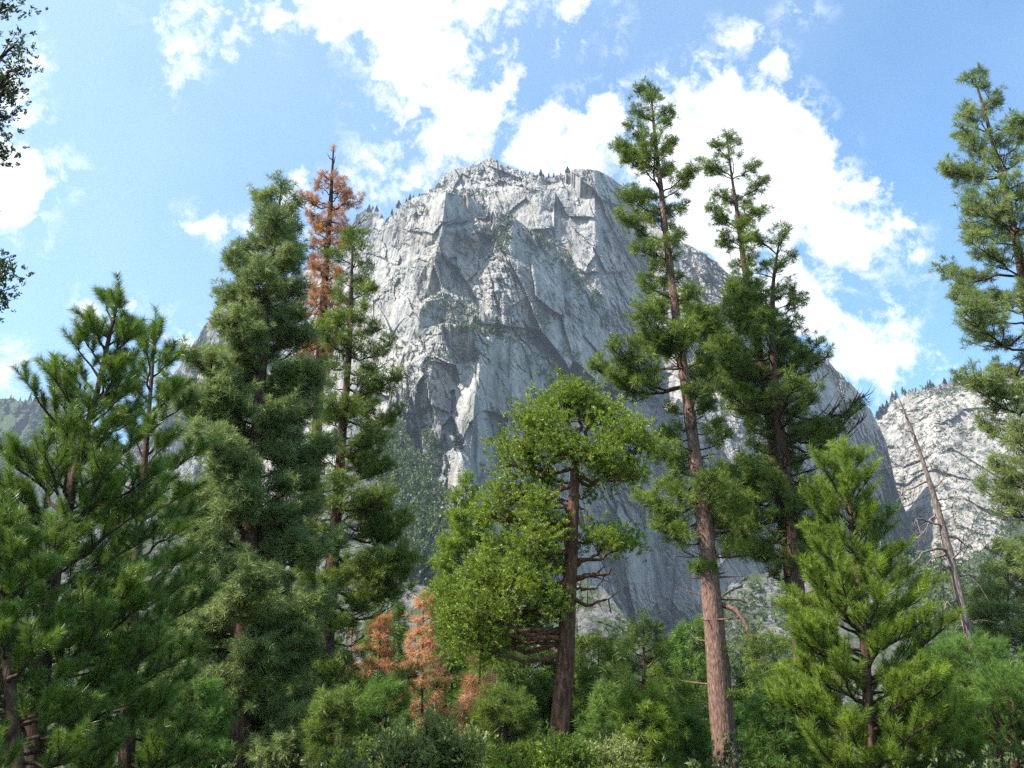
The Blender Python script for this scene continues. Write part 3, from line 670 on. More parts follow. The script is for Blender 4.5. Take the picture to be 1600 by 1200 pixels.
# --- clumped broad trees (cedar, edge tree, shrubs): foliage gathered in pads at the end of limbs
def clump_tree(name, label, cat, Y, trunk, clumps, leaf, tp, size, bark, seed, extra_arms=(), per=1.0, parts=True, group=None, updir=.6, crk=1.0):
    """clumps: (px, py, rx, ry, depth offset, attach px, attach py)"""
    g = np.random.default_rng(seed)
    P, r = trunk_points(trunk, Y); D, rr = dense(P, r, 60); base = D[-1].copy(); base[2] = 0
    root = thing(name, label, cat, tuple(base), group)
    w = Wood(); w.tube(D - base, rr, 18, .13, seed); 
    mpp = Y / CP / F; pos = []; dr = []; sz = []
    for (px, py, rx, ry, dy, ax, ay) in clumps:
        c = at(px, py, Y + dy); a = at(ax, ay, Y); bw = Wood()
        mid = (a + c) / 2 + np.array([0, 0, -.12 * np.linalg.norm(c - a)]) + g.normal(size=3) * .1
        A = np.array([a, a * .6 + mid * .4, mid, mid * .4 + c * .6, c]); A, _ = dense(A, np.ones(5), 9); A[1:-1] += g.normal(size=(7, 3)) * .05
        R0 = .02 + .015 * np.linalg.norm(c - a) + .0006 * rx
        bw.tube(A - base, np.linspace(R0, R0 * .35, 9), 6, .1, 3)
        rx, ry = rx * mpp * crk, ry * mpp * crk * 1.2; rz = (rx + ry) * .55
        n = int(per * 95 * (rx * ry + rx * rz + ry * rz) / 3 / size ** 2 * .16)
        # twigs
        tips = []
        for k in range(max(6, n // 14)):
            d = g.normal(size=3); d /= np.linalg.norm(d); d[2] = d[2] * .8 + .25
            rad = .45 + .7 * g.random() ** 1.3
            tip = c + d * np.array([rx, rz, ry]) * rad * (1 + .25 * math.sin(k * 2.1))
            st = A[5 + k % 4]
            m2 = (st + tip) / 2 + g.normal(size=3) * .05 * rx
            bw.tube(np.array([st, m2, tip]) - base, [R0 * .3, R0 * .2, .004], 3); tips.append((tip, d))
        for k in range(n):
            tip, d = tips[g.integers(len(tips))]
            o = g.normal(size=3) * size * 1.15
            pos.append(tip + o - d * size * g.random() * 1.2); dd = d + UP * updir + g.normal(size=3) * .45; dr.append(dd); sz.append(size * (.75 + .6 * g.random()))
        if parts: link('branch', bw.mesh('branch', M[bark]), root)
        else: w.v += bw.v; w.f += [f + w.n for f in bw.f]; w.n += bw.n
    for arm in extra_arms:
        aw = Wood(); pts, r0 = arm
        A = np.array([at(x, y, Y + dz) for x, y, dz in pts]); A, _ = dense(A, np.ones(len(A)), 10); A[1:] += g.normal(size=(9, 3)) * .02
        aw.tube(A - base, np.linspace(r0, r0 * .3, 10), 5, .1, 4)
        for h in range(3):
            q = A[4 + h * 2 - 1]; d = A[5 + h] - A[4 + h]; d = d / np.linalg.norm(d) + g.normal(size=3) * .7
            aw.tube(np.array([q, q + d * .2, q + d * .45 - UP * .1]) - base, [r0 * .35, r0 * .2, .004], 3)
        link('branch', aw.mesh('branch', M[bark]), root)
    link('trunk', w.mesh('trunk', M[bark]), root)
    V, Fc = foliage(pos, dr, sz, TP[tp]); link('crown', make_mesh('crown', V - base, Fc, M[leaf]), root)
    STAT.append((name, 0, len(pos), len(V) // 3))
    return root

cl = []
for (px, py, rx, ry, dy, ax, ay) in [
    (880, 635, 52, 30, 0, 900, 700), (835, 660, 40, 26, -.6, 899, 705), (930, 650, 48, 28, .5, 901, 700), (975, 680, 42, 28, -.4, 901, 705), (1010, 700, 30, 24, .2, 901, 715),
    (815, 700, 42, 24, .5, 898, 715), (870, 690, 45, 28, -1.0, 899, 710), (930, 710, 45, 28, -1.1, 901, 715), (790, 730, 26, 16, -.2, 898, 730), (960, 740, 40, 22, .6, 899, 745), (1000, 745, 26, 16, -.4, 899, 745),
    (900, 620, 30, 18, 0, 903, 680), (850, 740, 36, 20, .8, 898, 740), (780, 770, 26, 14, .2, 897, 760), (925, 770, 20, 12, .9, 897, 765),
    (850, 812, 34, 18, -.5, 893, 830), (800, 815, 36, 20, .4, 893, 830), (835, 845, 40, 22, -1.0, 892, 860), (780, 855, 34, 20, .1, 892, 860), (865, 835, 22, 18, .8, 893, 845),
    (950, 848, 36, 18, -.4, 893, 880), (985, 850, 24, 16, .3, 893, 878), (920, 842, 22, 15, .7, 893, 868),
    (800, 905, 52, 28, -.5, 888, 920), (740, 930, 46, 28, .3, 888, 930), (845, 915, 34, 24, -1.0, 888, 915), (710, 955, 34, 26, -.3, 886, 985), (760, 965, 50, 28, -.9, 886, 985), (820, 955, 44, 26, .8, 887, 960),
    (800, 775, 34, 18, .3, 897, 790), (842, 785, 30, 18, -.7, 896, 800), (762, 800, 30, 16, -.2, 895, 820), (862, 765, 24, 16, .6, 897, 780), (868, 880, 26, 18, .7, 891, 890), (826, 882, 34, 20, -.2, 890, 890), (770, 890, 38, 20, .4, 889, 905), (705, 925, 28, 22, .5, 888, 940), (862, 950, 24, 20, -.8, 887, 960), (745, 1015, 40, 20, -.6, 884, 1020), 
    (720, 990, 34, 20, .1, 885, 1000), (790, 1000, 40, 18, .5, 885, 1005), (840, 990, 34, 20, 1.1, 885, 1000)]:
    cl.append((px, py, rx, ry, dy, ax, ay))
clump_tree('cedar_tree', 'yellow green cedar with reddish trunk and rounded tiers at the centre', 'tree', 24,
    [(903, 668, 5), (901, 700, 15), (898, 740, 18), (896, 800, 23), (892, 880, 28), (887, 960, 31), (882, 1050, 34), (875, 1130, 37), (870, 1200, 40)],
    cl, 'cedar', 'spray', .165, 'bark_cedar', 77,
    [([(897, 905, 0), (915, 900, -.3), (935, 898, -.5), (948, 900, -.6), (955, 890, -.7)], .09),
     ([(895, 935, 0), (918, 945, -.3), (940, 938, -.5), (952, 935, -.5), (956, 955, -.6)], .06), ([(896, 915, 0), (915, 922, .2), (930, 920, .3), (940, 908, .3)], .04),
     ([(888, 1000, 0), (860, 995, -.3), (820, 1000, -.5), (790, 992, -.6)], .09), ([(898, 790, 0), (915, 795, -.1), (922, 815, -.2), (918, 830, -.2)], .035),
     ([(892, 900, 0), (872, 885, -.3), (858, 862, -.5), (850, 850, -.5)], .06), ([(891, 950, 0), (875, 930, -.2), (862, 920, -.4)], .05)], per=1.4)
# top-left overhanging tree, trunk out of the frame
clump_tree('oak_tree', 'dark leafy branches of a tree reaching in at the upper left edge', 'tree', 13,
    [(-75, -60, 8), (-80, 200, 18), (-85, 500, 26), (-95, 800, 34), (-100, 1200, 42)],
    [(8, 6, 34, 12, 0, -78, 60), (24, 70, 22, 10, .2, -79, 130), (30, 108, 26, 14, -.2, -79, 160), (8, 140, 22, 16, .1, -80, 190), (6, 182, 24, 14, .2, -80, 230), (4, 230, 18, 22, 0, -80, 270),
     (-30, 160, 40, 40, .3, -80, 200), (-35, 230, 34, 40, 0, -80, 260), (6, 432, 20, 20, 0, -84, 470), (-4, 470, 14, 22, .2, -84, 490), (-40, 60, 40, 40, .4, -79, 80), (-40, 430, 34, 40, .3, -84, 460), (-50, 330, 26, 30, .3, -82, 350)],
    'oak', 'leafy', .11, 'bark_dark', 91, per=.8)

# --- small dead saplings
def sapling(px, pyt, pyb, hw, Y, seed, label, nb=46, leaf='dead2', tuft=.34):
    conifer('dead_sapling', label, 'dead tree', Y, [(px + 2, pyt, 2), (px, (pyt + pyb) / 2, 4), (px - 1, pyb, 6)],
        [(pyt, 4, 4), (pyt + 30, hw * .35, hw * .35), (pyt + 60, hw * .3, hw * .4), ((pyt + pyb) / 2, hw, hw * .8), (pyb, hw, hw)],
        nb=nb, leaf=leaf, tp='mid', tuft=tuft, e0=(-5, 10), e_top=50, curve=.2, seed=seed, bark='bark_dark', ntw=1.1, parts=False, spacing=.55, clump=.55, sub=True, dens=1.1)
sapling(660, 926, 1150, 36, 43, 41, 'peach orange dead sapling rising left of the cedar')
sapling(749, 1002, 1165, 24, 36, 42, 'thin dead sapling with rusty tufts under the cedar crown', 30)
sapling(592, 965, 1160, 34, 45, 43, 'rusty dead sapling behind the slender dark pine', 38, 'dead', .34)
sapling(548, 985, 1180, 24, 47, 44, 'small rusty sapling just right of the slender pine trunk', 26, 'dead', .34)
sapling(440, 1020, 1180, 30, 52, 45, 'dead orange sapling between the two big left trunks', 24, 'dead2', .34)
sapling(335, 1040, 1190, 26, 52, 46, 'dead pinkish sapling left of the large grey green pine trunk', 20, 'dead2', .34)

# --- middle distance and understorey trees
def under(px, pyt, hw, Y, leaf, label, seed, top_sharp=1.0, cone=True, nb=56, tp='far', tuft=.3, group=None, lean=0, e0=(-14, 6), dens=1.0, name='pine_tree'):
    b = 1210
    if Y < 35 and tp == 'far': tp = 'fine'
    conifer(name, label, 'tree', Y, [(px + lean, pyt, 2), (px + lean * .6, pyt + (b - pyt) * .4, 7 * 30 / Y), (px, b, 15 * 30 / Y)],
        [(pyt, 4, 4), (pyt + (b - pyt) * .15, hw * .42 * top_sharp, hw * .42 * top_sharp), (pyt + (b - pyt) * .45, hw * .85, hw * .85), (b + 20, hw, hw)],
        nb=nb, leaf=leaf, tp=tp, tuft=tuft, e0=e0, e_top=55, curve=.22, seed=seed, parts=False, ntw=dens, group=group)
under(728, 738, 60, 56, 'young', 'narrow light green conifer with a pointed tip left of the cedar', 51, nb=96, tuft=.42, dens=1.6, name='fir_tree')
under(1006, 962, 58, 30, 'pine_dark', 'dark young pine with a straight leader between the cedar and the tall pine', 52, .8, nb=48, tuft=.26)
under(1082, 975, 62, 46, 'fir', 'light green bushy pine just left of the tall bare trunk', 53, 1.3, nb=70, tuft=.32)
under(935, 1000, 60, 42, 'pine', 'mid green pine hidden behind the cedar trunk', 54, 1.2, nb=60, tuft=.34)
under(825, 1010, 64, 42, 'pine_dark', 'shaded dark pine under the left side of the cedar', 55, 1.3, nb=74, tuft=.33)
under(700, 1040, 55, 62, 'pine', 'low green pine between the dead saplings', 56, 1.2, nb=56, tuft=.34)
under(1190, 1060, 55, 46, 'pine_dark', 'dark low pine right of the tall bare trunk', 57, 1.2, nb=50, tuft=.34)
under(606, 905, 46, 64, 'pine', 'dull green pine behind the rusty saplings', 58, .9, nb=60, tuft=.4)
under(1518, 1012, 75, 25, 'fir', 'dense upswept young pine at the foot of the leaning snag', 59, .8, nb=80, tp='brush_mid', tuft=.4, e0=(30, 45), dens=.8)
under(1585, 1060, 60, 23, 'fir', 'bushy young pine in the lower right corner', 60, 1.0, nb=60, tp='brush_mid', tuft=.38, e0=(30, 45), dens=.8)
under(1575, 850, 78, 48, 'pine_grey', 'broad grey green conifer with flat drooping layers behind the snag', 61, 1.3, nb=74, tuft=.36, e0=(-22, -8), dens=1.3)
under(330, 900, 60, 48, 'pine', 'grey green conifer filling the gap left of the big pine trunk', 62, 1.2, nb=60, tuft=.38)
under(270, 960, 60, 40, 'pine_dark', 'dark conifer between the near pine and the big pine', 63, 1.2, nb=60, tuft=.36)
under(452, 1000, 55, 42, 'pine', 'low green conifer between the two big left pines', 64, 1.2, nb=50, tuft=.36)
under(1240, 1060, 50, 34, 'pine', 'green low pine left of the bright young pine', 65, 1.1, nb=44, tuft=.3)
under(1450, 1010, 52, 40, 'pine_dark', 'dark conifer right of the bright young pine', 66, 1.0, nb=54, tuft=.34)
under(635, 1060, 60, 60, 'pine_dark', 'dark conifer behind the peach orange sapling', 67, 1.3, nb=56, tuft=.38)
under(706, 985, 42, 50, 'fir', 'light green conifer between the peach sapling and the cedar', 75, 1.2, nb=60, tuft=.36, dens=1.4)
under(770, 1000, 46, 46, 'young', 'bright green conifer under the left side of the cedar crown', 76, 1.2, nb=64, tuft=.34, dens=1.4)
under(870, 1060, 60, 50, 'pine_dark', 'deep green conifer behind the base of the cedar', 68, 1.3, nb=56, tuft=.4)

under(1040, 1040, 46, 43, 'young', 'small bright conifer at the bottom left of the tall bare trunk', 69, 1.2, nb=50, tuft=.27)
under(960, 1075, 44, 30, 'fir', 'small light green conifer at the bottom between cedar and dark young pine', 70, 1.2, nb=46, tuft=.26)
under(1235, 1090, 44, 28, 'young', 'small bright conifer at the bottom left of the bushy young pine', 71, 1.2, nb=46, tuft=.26)
under(790, 1085, 50, 31, 'pine', 'small green conifer at the bottom left of the cedar trunk', 72, 1.2, nb=50, tuft=.27)
under(405, 1090, 50, 33, 'fir', 'small light conifer at the bottom beside the big left trunk', 73, 1.2, nb=50, tuft=.28)
under(1172, 1110, 40, 42, 'fir', 'tiny conifer at the bottom right of the tall bare trunk', 74, 1.2, nb=36, tuft=.25)
under(300, 1075, 48, 24, 'fir', 'bushy green young conifer at the bottom left of the big trunk', 80, 1.3, nb=60, tuft=.22)
under(525, 1085, 40, 26, 'pine', 'small green conifer at the bottom just right of the slender pine trunk', 81, 1.2, nb=50, tuft=.23)
under(600, 1075, 40, 27, 'fir', 'small light conifer at the bottom left of the pale olive shrub', 82, 1.2, nb=50, tuft=.23)
under(1010, 1085, 44, 24, 'young', 'bright young conifer at the bottom in front of the dark straight pine', 83, 1.3, nb=56, tuft=.22)
under(1072, 1115, 28, 26, 'fir', 'small bushy conifer at the foot of the tall bare trunk', 84, 1.3, nb=46, tuft=.22)
under(1215, 1085, 36, 25, 'fir', 'bushy young conifer at the bottom between the tall trunk and the young pine', 85, 1.3, nb=56, tuft=.22)
under(1480, 1090, 44, 22, 'young', 'small bright conifer at the bottom right of the young pine', 86, 1.3, nb=50, tuft=.21)
# --- shrubs along the bottom
def shrub(px, py, hw, Y, leaf, label, seed, size=.085, per=.9):
    g = np.random.default_rng(seed); cl = []
    for k in range(10):
        x = px + (g.random() - .5) * 1.7 * hw; dy = (g.random() - .5) * 2; t = abs(x - px) / hw
        cl.append((x, py + 14 + 26 * t * t + g.random() * 50, hw * (.12 + .2 * g.random()), 10 + 16 * g.random(), dy, px, 1215))
        cl.append((x, py + 65 + g.random() * 30, hw * .3, 26, dy, px, 1225))
    clump_tree('shrub', label, 'shrub', Y, [(px, 1200, 6), (px, 1210, 8)], cl, leaf, 'leafy', size, 'bark_dark', seed, per=per, parts=False)
shrub(660, 1108, 90, 19, 'shrub', 'pale olive leafy shrub at the bottom below the dead saplings', 201)
shrub(850, 1150, 80, 17, 'cedar', 'bright green low shrub at the foot of the cedar trunk', 202)
shrub(945, 1150, 55, 20, 'shrub', 'pale leafy shrub at the bottom right of the cedar trunk', 203)
shrub(545, 1160, 60, 21, 'cedar', 'small green shrub at the bottom right of the slender pine trunk', 206)

# --- conifers on the mountain: one mesh, many copies
def far_conifer_mesh(seed, wide=.22):
    g = np.random.default_rng(seed); V = []; F_ = []
    w = Wood(); w.tube([[0, 0, -.1], [0, 0, .5], [.01, 0, 1]], [.02, .014, .003], 5)
    V.append(np.concatenate(w.v)); nv = len(V[0]); quads = w.f; tris = []
    for k in range(150):
        h = .1 + .88 * g.random() ** .8; rad = wide * (1.02 - h) * (.6 + .55 * g.random()) + .02; a = g.random() * 6.28
        c, s = math.cos(a), math.sin(a); wd = rad * .42
        p = np.array([[0, 0, h + .03], [rad * c - s * wd, rad * s + c * wd, h - .05 + .04 * g.normal()], [rad * c * 1.15, rad * s * 1.15, h - .03], [rad * c + s * wd, rad * s - c * wd, h - .05 + .04 * g.normal()]])
        tris += [[nv, nv + 1, nv + 2], [nv, nv + 2, nv + 3]]; V.append(p); nv += 4
    Vv = np.concatenate(V); T_ = np.array(tris)
    me = make_mesh('far_conifer', Vv, quads + [T_], [M['bark_dark'], M['fir_far']], False, [0] * sum(len(q) for q in quads) + [1] * len(T_))
    return me
M['fir_far'] = leaf_mat('far_conifer_needles', (.022, .04, .018), (.045, .075, .03), (.08, .12, .04), .1, scale=.03)
FC = [far_conifer_mesh(s, w) for s, w in ((1, .2), (2, .26), (3, .17), (4, .3))]
def far_tree(p, h, label, group):
    o = link('conifer_tree', FC[random.randrange(4)], None, tuple(p + np.array([0, 0, -h * .06])))
    h *= random.choice((.55, .75, .9, 1.0, 1.15)); o.scale = (h * random.uniform(.85, 1.5),) * 2 + (h,); o.rotation_euler = (0, 0, random.uniform(0, 6.28))
    o['label'] = label; o['category'] = 'tree'; o['group'] = group
def crest_trees(layer, xs, h, label, group, lower=2):
    for x in xs:
        far_tree(crest(layer, x, random.randint(0, lower)) + np.array([0, 4, 0]), h * random.uniform(.65, 1.2), label, group)
def face_trees(spots, h, label, group):
    for x, y in spots:
        p = surf(x, y)
        if p is not None: far_tree(p, h * random.uniform(.7, 1.2), label, group)
crest_trees(RW, [828, 833, 840, 845, 850, 854, 858, 866, 876, 887], 21, 'tiny dark conifer on the summit crest right of the highest point', 'conifers on the summit crest')
crest_trees(FB, [770, 776, 783, 754, 748, 764], 22, 'tiny conifer in the notch at the top of the front buttress', 'conifers at the top of the front buttress')
crest_trees(LS, [570, 577, 582, 588, 597, 603, 608, 565], 22, 'small dark conifer on the far shoulder left of the white cliff', 'conifers on the far left shoulder')
crest_trees(RW, [600, 607, 612, 622, 640, 646, 655, 635], 21, 'tiny conifer on the left skyline above the white cliff', 'conifers on the left skyline')
crest_trees(HB, list(np.linspace(1372, 1402, 12)), 30, 'dark conifer in the saddle left of the sunlit hillside', 'conifers in the saddle')
crest_trees(HB, [1412, 1416, 1431, 1448, 1452, 1455, 1461, 1478, 1494, 1497, 1521], 20, 'small conifer along the crest of the sunlit hillside', 'conifers on the hillside crest')
face_trees([(738, 512), (743, 510), (750, 512), (757, 511), (763, 512), (770, 516), (776, 518), (781, 516), (768, 520)], 27, 'small green conifer on the ledge at the middle of the cliff', 'conifers on the middle ledge')
face_trees([(880, 585), (888, 580), (897, 582), (902, 588), (872, 580), (893, 592), (660, 640), (640, 655), (810, 365), (860, 600)], 20, 'small conifer on the right part of the cliff below the dark face', 'conifers on the cliff face')
crest_trees(LH, list(np.linspace(-20, 120, 34)), 30, 'blue green conifer on the far left ridge', 'conifers on the far left ridge', 10)
g0 = np.random.default_rng(12)
face_trees([(x, y) for x, y in zip(g0.uniform(-20, 110, 30), g0.uniform(640, 720, 30))], 28, 'blue green conifer on the slope of the far left ridge', 'conifers on the far left slope')
face_trees([(x, y) for x, y in zip(g0.uniform(585, 730, 60), g0.uniform(680, 930, 60))], 20, 'small conifer on the shaded slope under the cliff', 'conifers on the slope under the cliff')
face_trees([(x, y) for x, y in zip(g0.uniform(1370, 1590, 35), g0.uniform(800, 1000, 35))], 14, 'small conifer on the lower right mountain slope', 'conifers on the lower right slope')
face_trees([(x, y) for x, y in zip(g0.uniform(940, 1260, 20), g0.uniform(960, 1080, 20))], 12, 'small conifer on the pale slope behind the tall trunk', 'conifers on the pale slope')
face_trees([(x, y) for x, y in zip(g0.uniform(-20, 560, 15), g0.uniform(840, 1000, 15))], 13, 'small conifer on the lower left mountain slope', 'conifers on the lower left slope')

# --- scrub on ledges: uncountable
pos = []; dr = []; sz = []
g1 = np.random.default_rng(33)
for (cx, cy, rx, ry, n, s) in [(625, 575, 14, 60, 60, 5), (700, 478, 48, 26, 150, 4.5), (660, 630, 24, 60, 110, 5), (745, 516, 55, 9, 120, 5), (815, 528, 45, 9, 70, 5), (735, 303, 36, 6, 60, 4), (685, 296, 28, 7, 50, 4),
        (784, 368, 11, 28, 130, 6), (768, 325, 26, 12, 45, 4), (870, 570, 48, 24, 120, 5), (820, 470, 60, 60, 50, 3.5), (850, 378, 16, 12, 60, 5), (880, 405, 14, 12, 60, 5), (906, 435, 12, 14, 60, 5), (930, 470, 9, 16, 60, 5), (945, 505, 7, 16, 40, 5), (790, 345, 10, 8, 40, 5), (845, 500, 12, 22, 60, 5), (700, 560, 30, 8, 30, 3.5), (880, 600, 30, 12, 60, 5), (640, 330, 30, 14, 60, 4.5), (650, 440, 40, 30, 60, 3.5), (640, 720, 50, 60, 700, 6), (660, 830, 70, 80, 700, 6),
        (860, 390, 30, 30, 40, 4.5), (905, 440, 24, 30, 50, 4.5), (1460, 660, 60, 50, 150, 5), (1520, 760, 80, 100, 420, 5), (1420, 860, 60, 60, 260, 5), (1500, 950, 90, 90, 420, 5), (1200, 1000, 90, 90, 300, 4),
        (1000, 1020, 60, 60, 160, 4), (300, 900, 280, 120, 350, 5), (1290, 600, 60, 40, 60, 4), (1330, 700, 40, 60, 60, 4), (1180, 620, 80, 60, 60, 4), (1415, 740, 26, 80, 60, 5), (1445, 612, 60, 8, 120, 6), (765, 700, 40, 40, 40, 3.5)]:
    for k in range(n):
        a = g1.random() * 6.28; q = math.sqrt(g1.random())
        p = surf(cx + rx * q * math.cos(a), cy + ry * q * math.sin(a))
        if p is None: continue
        kk = s * g1.uniform(.4, 1.4) * 1.05
        for h in range(3):
            pos.append(p + g1.normal(size=3) * kk * .4 + np.array([0, -kk * .3, kk * .3])); dr.append(UP + g1.normal(size=3) * .7); sz.append(kk * g1.uniform(.6, 1.1))
V, Fc = foliage(pos, dr, sz, TP['leafy'])
o = link('ledge_scrub', make_mesh('ledge_scrub', V, Fc, M['scrub'])); o['kind'] = 'stuff'; o['label'] = 'green scrub growing on the ledges and slopes of the granite mountain'
# --- undergrowth on the valley floor
pos = []; dr = []; sz = []
for k in range(15000):
    y = 16 + 100 * g1.random() ** 1.6; x = g1.uniform(-.72, .72) * y
    z = float(ground_z(np.array(x), np.array(y)))
    hh = .3 + 1.1 * max(0, float(vnoise(np.array([x * .35, y * .35, 0.]))))
    pos.append([x, y, z + hh * g1.random()]); dr.append(UP + g1.normal(size=3) * .6); sz.append((.1 + .1 * g1.random()) * (1 + y / 60))
V, Fc = foliage(pos, dr, sz, TP['leafy'])
o = link('undergrowth', make_mesh('undergrowth', V, Fc, M['under'])); o['kind'] = 'stuff'; o['label'] = 'low leafy undergrowth on the valley floor'

# ------------------------------------------------------------------ haze
HZ = 0.00007
if HZ:
    bx = np.array([[x, y, z] for x in (-4700, 4700) for y in (-4700, 4700) for z in (-8, 1600)], float)
    fc = np.array([[0, 1, 3, 2], [4, 6, 7, 5], [0, 4, 5, 1], [2, 3, 7, 6], [0, 2, 6, 4], [1, 5, 7, 3]])
    hm, nt, out = new_mat('haze_air')
    pv = N(nt, 'ShaderNodeVolumePrincipled'); pv.inputs['Color'].default_value = (.72, .83, 1, 1); pv.inputs['Density'].default_value = HZ
    pv.inputs['Anisotropy'].default_value = .2
    nt.links.new(pv.outputs[0], out.inputs['Volume'])
    o = link('haze', make_mesh('haze', bx, [fc], hm)); o['kind'] = 'stuff'

# ------------------------------------------------------------------ sun and sky
SUN_AZ = R(-112); SUN_EL = R(47)       # azimuth from +Y, negative = left
sd = np.array([math.sin(SUN_AZ) * math.cos(SUN_EL), math.cos(SUN_AZ) * math.cos(SUN_EL), math.sin(SUN_EL)])
from mathutils import Vector
sl = bpy.data.lights.new('sun', 'SUN'); sl.energy = 5.0; sl.angle = R(.53); sl.color = (1, .95, .87)
so = bpy.data.objects.new('sun', sl); COL.objects.link(so)
so.rotation_euler = Vector(-sd).to_track_quat('-Z', 'Y').to_euler()

w = bpy.data.worlds.new('World'); scene.world = w; w.use_nodes = True
nt = w.node_tree; nt.nodes.clear(); Lk = nt.links.new
wo = nt.nodes.new('ShaderNodeOutputWorld'); bg = nt.nodes.new('ShaderNodeBackground'); bg.inputs[1].default_value = .14
sky = nt.nodes.new('ShaderNodeTexSky'); sky.sky_type = 'NISHITA'; sky.sun_disc = False
sky.sun_elevation = SUN_EL; sky.sun_rotation = SUN_AZ % (2 * math.pi); sky.altitude = 1500; sky.air_density = 1.0; sky.dust_density = 1.2; sky.ozone_density = 1.0
tc = nt.nodes.new('ShaderNodeTexCoord')
sep = nt.nodes.new('ShaderNodeSeparateXYZ'); Lk(tc.outputs['Generated'], sep.inputs[0])
def mth(op, a=None, b=None, c=None, clamp=False):
    n = nt.nodes.new('ShaderNodeMath'); n.operation = op; n.use_clamp = clamp
    for i, v in enumerate((a, b, c)):
        if v is None: continue
        if isinstance(v, (int, float)): n.inputs[i].default_value = v
        else: Lk(v, n.inputs[i])
    return n.outputs[0]
ym = mth('MAXIMUM', sep.outputs[1], .05)
u = mth('DIVIDE', sep.outputs[0], ym); v = mth('DIVIDE', sep.outputs[2], ym)
uv = nt.nodes.new('ShaderNodeCombineXYZ'); Lk(u, uv.inputs[0]); Lk(v, uv.inputs[1])
def wnoise(scale, det, rough, dist=0, ty='FBM', off=0):
    n = nt.nodes.new('ShaderNodeTexNoise'); n.inputs['Scale'].default_value = scale; n.inputs['Detail'].default_value = det
    n.inputs['Roughness'].default_value = rough; n.inputs['Distortion'].default_value = dist
    m_ = nt.nodes.new('ShaderNodeMapping'); m_.inputs['Location'].default_value = (off, off * .7, off * .3); Lk(tc.outputs['Generated'], m_.inputs[0]); Lk(m_.outputs[0], n.inputs['Vector'])
    return n
# warp the cloud layout a little
wn = wnoise(9, 5, .6)
wsub = nt.nodes.new('ShaderNodeVectorMath'); wsub.operation = 'SUBTRACT'; Lk(wn.outputs[1], wsub.inputs[0]); wsub.inputs[1].default_value = (.5, .5, .5)
wmul = nt.nodes.new('ShaderNodeVectorMath'); wmul.operation = 'SCALE'; Lk(wsub.outputs[0], wmul.inputs[0]); wmul.inputs['Scale'].default_value = .09
wadd = nt.nodes.new('ShaderNodeVectorMath'); wadd.operation = 'ADD'; Lk(uv.outputs[0], wadd.inputs[0]); Lk(wmul.outputs[0], wadd.inputs[1])
flatz = nt.nodes.new('ShaderNodeVectorMath'); flatz.operation = 'MULTIPLY'; Lk(wadd.outputs[0], flatz.inputs[0]); flatz.inputs[1].default_value = (1, 1, 0)
BLOBS = [ # cx, cy, rx, ry, rot, weight
 (640, 22, 165, 62, 0, 1), (655, 85, 80, 62, 0, 1), (560, 0, 90, 45, 0, 1), (745, 20, 80, 50, 0, 1), (640, 120, 42, 40, 0, 1),
 (700, 155, 95, 45, 15, .5), (640, 180, 80, 28, 20, .4), (700, 225, 110, 46, 15, .75), (790, 130, 30, 50, 0, .4), (630, 270, 80, 40, 0, .85), (545, 90, 34, 14, 20, .1),
 (870, 215, 115, 60, 0, .85), (940, 175, 60, 50, 0, .5), (820, 245, 80, 34, 0, .7), (895, 20, 30, 30, 0, .45), (882, 60, 16, 22, 0, .35), (735, 200, 60, 60, 0, .3),
 (1110, 150, 85, 62, 0, 1), (1190, 225, 120, 105, 35, 1), (1250, 305, 120, 95, 35, 1), (1315, 365, 88, 72, 35, 1), (1150, 330, 130, 105, 0, 1), (1080, 250, 90, 110, 0, 1),
 (1330, 300, 52, 52, 0, .8), (1225, 430, 85, 55, 20, .9), (1285, 490, 62, 60, 0, .9), (1330, 550, 66, 62, 0, .9), (1385, 570, 58, 42, -10, .9), (1405, 515, 26, 46, 10, .5), (1180, 450, 90, 60, 0, 1),
 (1432, 392, 24, 40, 0, .4), (1425, 352, 16, 16, 0, .3), (1160, 48, 30, 17, 0, .4), (1250, 16, 20, 10, 0, .2), (1205, 100, 26, 36, 0, .3), (1070, 75, 12, 12, 0, .2),
 (5, 130, 48, 66, 0, .8), (15, 270, 72, 60, 0, 1), (8, 335, 52, 48, 0, .9), (88, 290, 40, 28, -10, .6), (32, 180, 38, 24, 0, .5), (45, 375, 26, 12, 15, .3), (0, 585, 16, 26, 0, .5),
 (330, 12, 66, 22, 0, .5), (292, 82, 28, 44, 20, .55), (268, 128, 20, 18, 0, .4), (372, 38, 24, 38, 0, .4), (435, 22, 32, 34, 0, .4), (350, 342, 38, 16, 10, .5), (272, 515, 40, 28, 40, .5),
 (128, 488, 20, 20, 0, .35), (200, 472, 10, 8, 0, .3), (455, 325, 34, 28, 0, .5), (605, 285, 44, 26, 0, .5), (480, 296, 30, 12, 0, .2), (960, 90, 8, 36, 12, .1), (1410, 480, 8, 6, 0, .3)]
acc = None
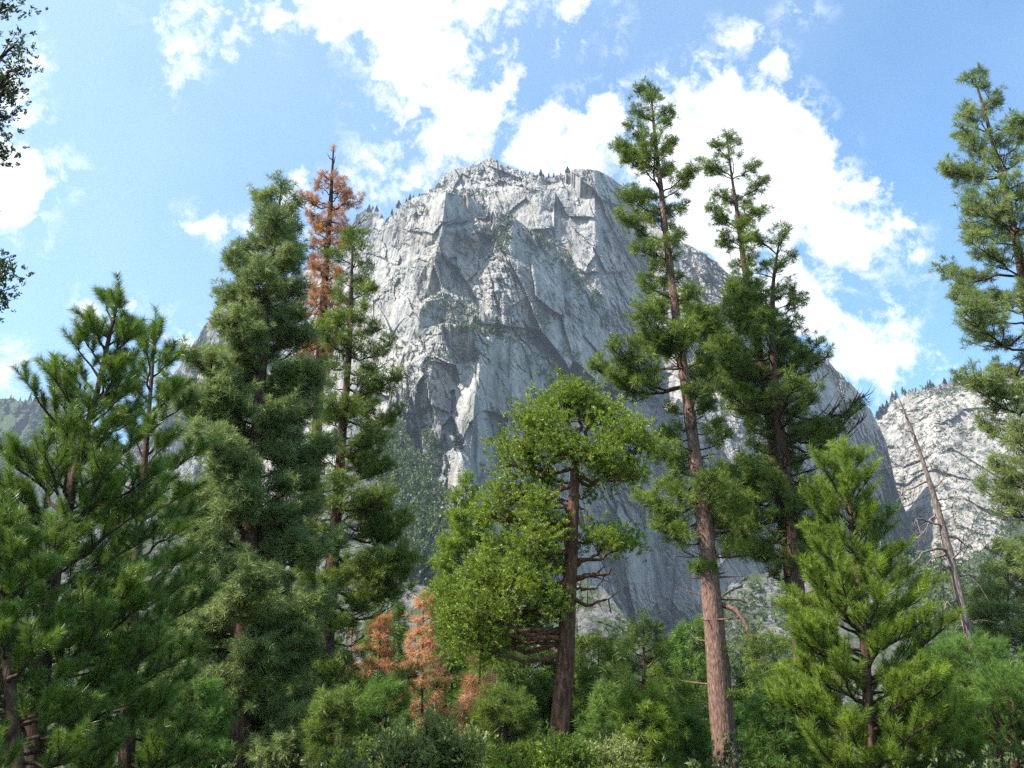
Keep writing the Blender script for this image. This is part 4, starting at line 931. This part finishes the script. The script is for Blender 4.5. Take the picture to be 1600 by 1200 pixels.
for cx, cy, rx, ry, rot, wt in BLOBS:
    d = rays(cx, cy); e1 = rays(cx + 1, cy); e2 = rays(cx, cy - 1)
    kx = abs(e1[0] - d[0]); ky = abs(e2[2] - d[2])
    mp = nt.nodes.new('ShaderNodeMapping'); mp.vector_type = 'TEXTURE'
    mp.inputs['Location'].default_value = (d[0], d[2], 0); mp.inputs['Rotation'].default_value = (0, 0, -R(rot)); mp.inputs['Scale'].default_value = (rx * kx, ry * ky, 1)
    Lk(flatz.outputs[0], mp.inputs[0])
    ln = nt.nodes.new('ShaderNodeVectorMath'); ln.operation = 'LENGTH'; Lk(mp.outputs[0], ln.inputs[0])
    rm = min(rx, ry) / 60.0
    val = mth('MULTIPLY_ADD', ln.outputs['Value'], -rm, rm + (wt - .6) * .35)
    acc = val if acc is None else mth('MAXIMUM', acc, val)
acc = mth('MINIMUM', acc, 1.0)
n1 = wnoise(22, 9, .62, .15, off=3); n2 = wnoise(6, 3, .5, off=9)
nn = mth('SUBTRACT', n1.outputs[0], .5); nn = mth('MULTIPLY', nn, 3.4)
dns = mth('ADD', acc, nn); 
al = mth('MULTIPLY_ADD', dns, 2.0, -.12, clamp=True)
al = mth('SMOOTH_MIN', al, 1.0, .1)
n3 = wnoise(30, 9, .7, .25, off=21)
ws = mth('MULTIPLY', mth('MULTIPLY_ADD', acc, 1.3, .75, clamp=True), mth('MULTIPLY_ADD', n3.outputs[0], 6.5, -3.2, clamp=True))
al = mth('MAXIMUM', al, mth('MULTIPLY', ws, .75))
front = mth('MULTIPLY_ADD', sep.outputs[1], 8, -1.2, clamp=True)
al = mth('MULTIPLY', al, front, clamp=True)
# thin veil brightening the air a little
veil = ramp(nt, n2.outputs[0], [(.3, (0, 0, 0)), (.8, (.12, .12, .12))])
sdot = nt.nodes.new('ShaderNodeVectorMath'); sdot.operation = 'DOT_PRODUCT'; Lk(tc.outputs['Generated'], sdot.inputs[0]); sdot.inputs[1].default_value = tuple(sd)
vfac = mth('ADD', veil.outputs[0], mth('MULTIPLY_ADD', sdot.outputs['Value'], .6, -.02, clamp=True))
tint = nt.nodes.new('ShaderNodeMix'); tint.data_type = 'RGBA'; tint.blend_type = 'MULTIPLY'; tint.inputs[0].default_value = 1; Lk(sky.outputs[0], tint.inputs[6]); tint.inputs[7].default_value = (.68, 1.03, 1.14, 1)
mixv = nt.nodes.new('ShaderNodeMix'); mixv.data_type = 'RGBA'; Lk(vfac, mixv.inputs[0]); Lk(tint.outputs[2], mixv.inputs[6]); mixv.inputs[7].default_value = (3.2, 4.0, 4.6, 1)
mixc = nt.nodes.new('ShaderNodeMix'); mixc.data_type = 'RGBA'; Lk(al, mixc.inputs[0]); Lk(mixv.outputs[2], mixc.inputs[6])
shade = ramp(nt, n1.outputs[0], [(.3, (4.4, 4.6, 4.9)), (.55, (5.2, 5.25, 5.3))]); Lk(shade.outputs[0], mixc.inputs[7])
Lk(mixc.outputs[2], bg.inputs[0]); Lk(bg.outputs[0], wo.inputs[0])

# ------------------------------------------------------------------ camera, render settings
cd = bpy.data.cameras.new('camera'); cam = bpy.data.objects.new('camera', cd); COL.objects.link(cam)
cam.location = (0, 0, CAMZ); cam.rotation_euler = (math.pi / 2 + PITCH, 0, 0)
cd.sensor_width = 36; cd.lens = 36 * F / 1600; cd.clip_start = .1; cd.clip_end = 20000
scene.camera = cam
scene.view_settings.view_transform = 'Standard'; scene.view_settings.look = 'None'
scene.view_settings.exposure = 1.1; scene.view_settings.gamma = 1
cy = scene.cycles
cy.max_bounces = 6; cy.diffuse_bounces = 3; cy.glossy_bounces = 2; cy.transmission_bounces = 3; cy.transparent_max_bounces = 6; cy.volume_bounces = 0
cy.use_denoising = False
cy.sample_clamp_indirect = 6
try: cy.denoiser = 'OPENIMAGEDENOISE'
except Exception: pass
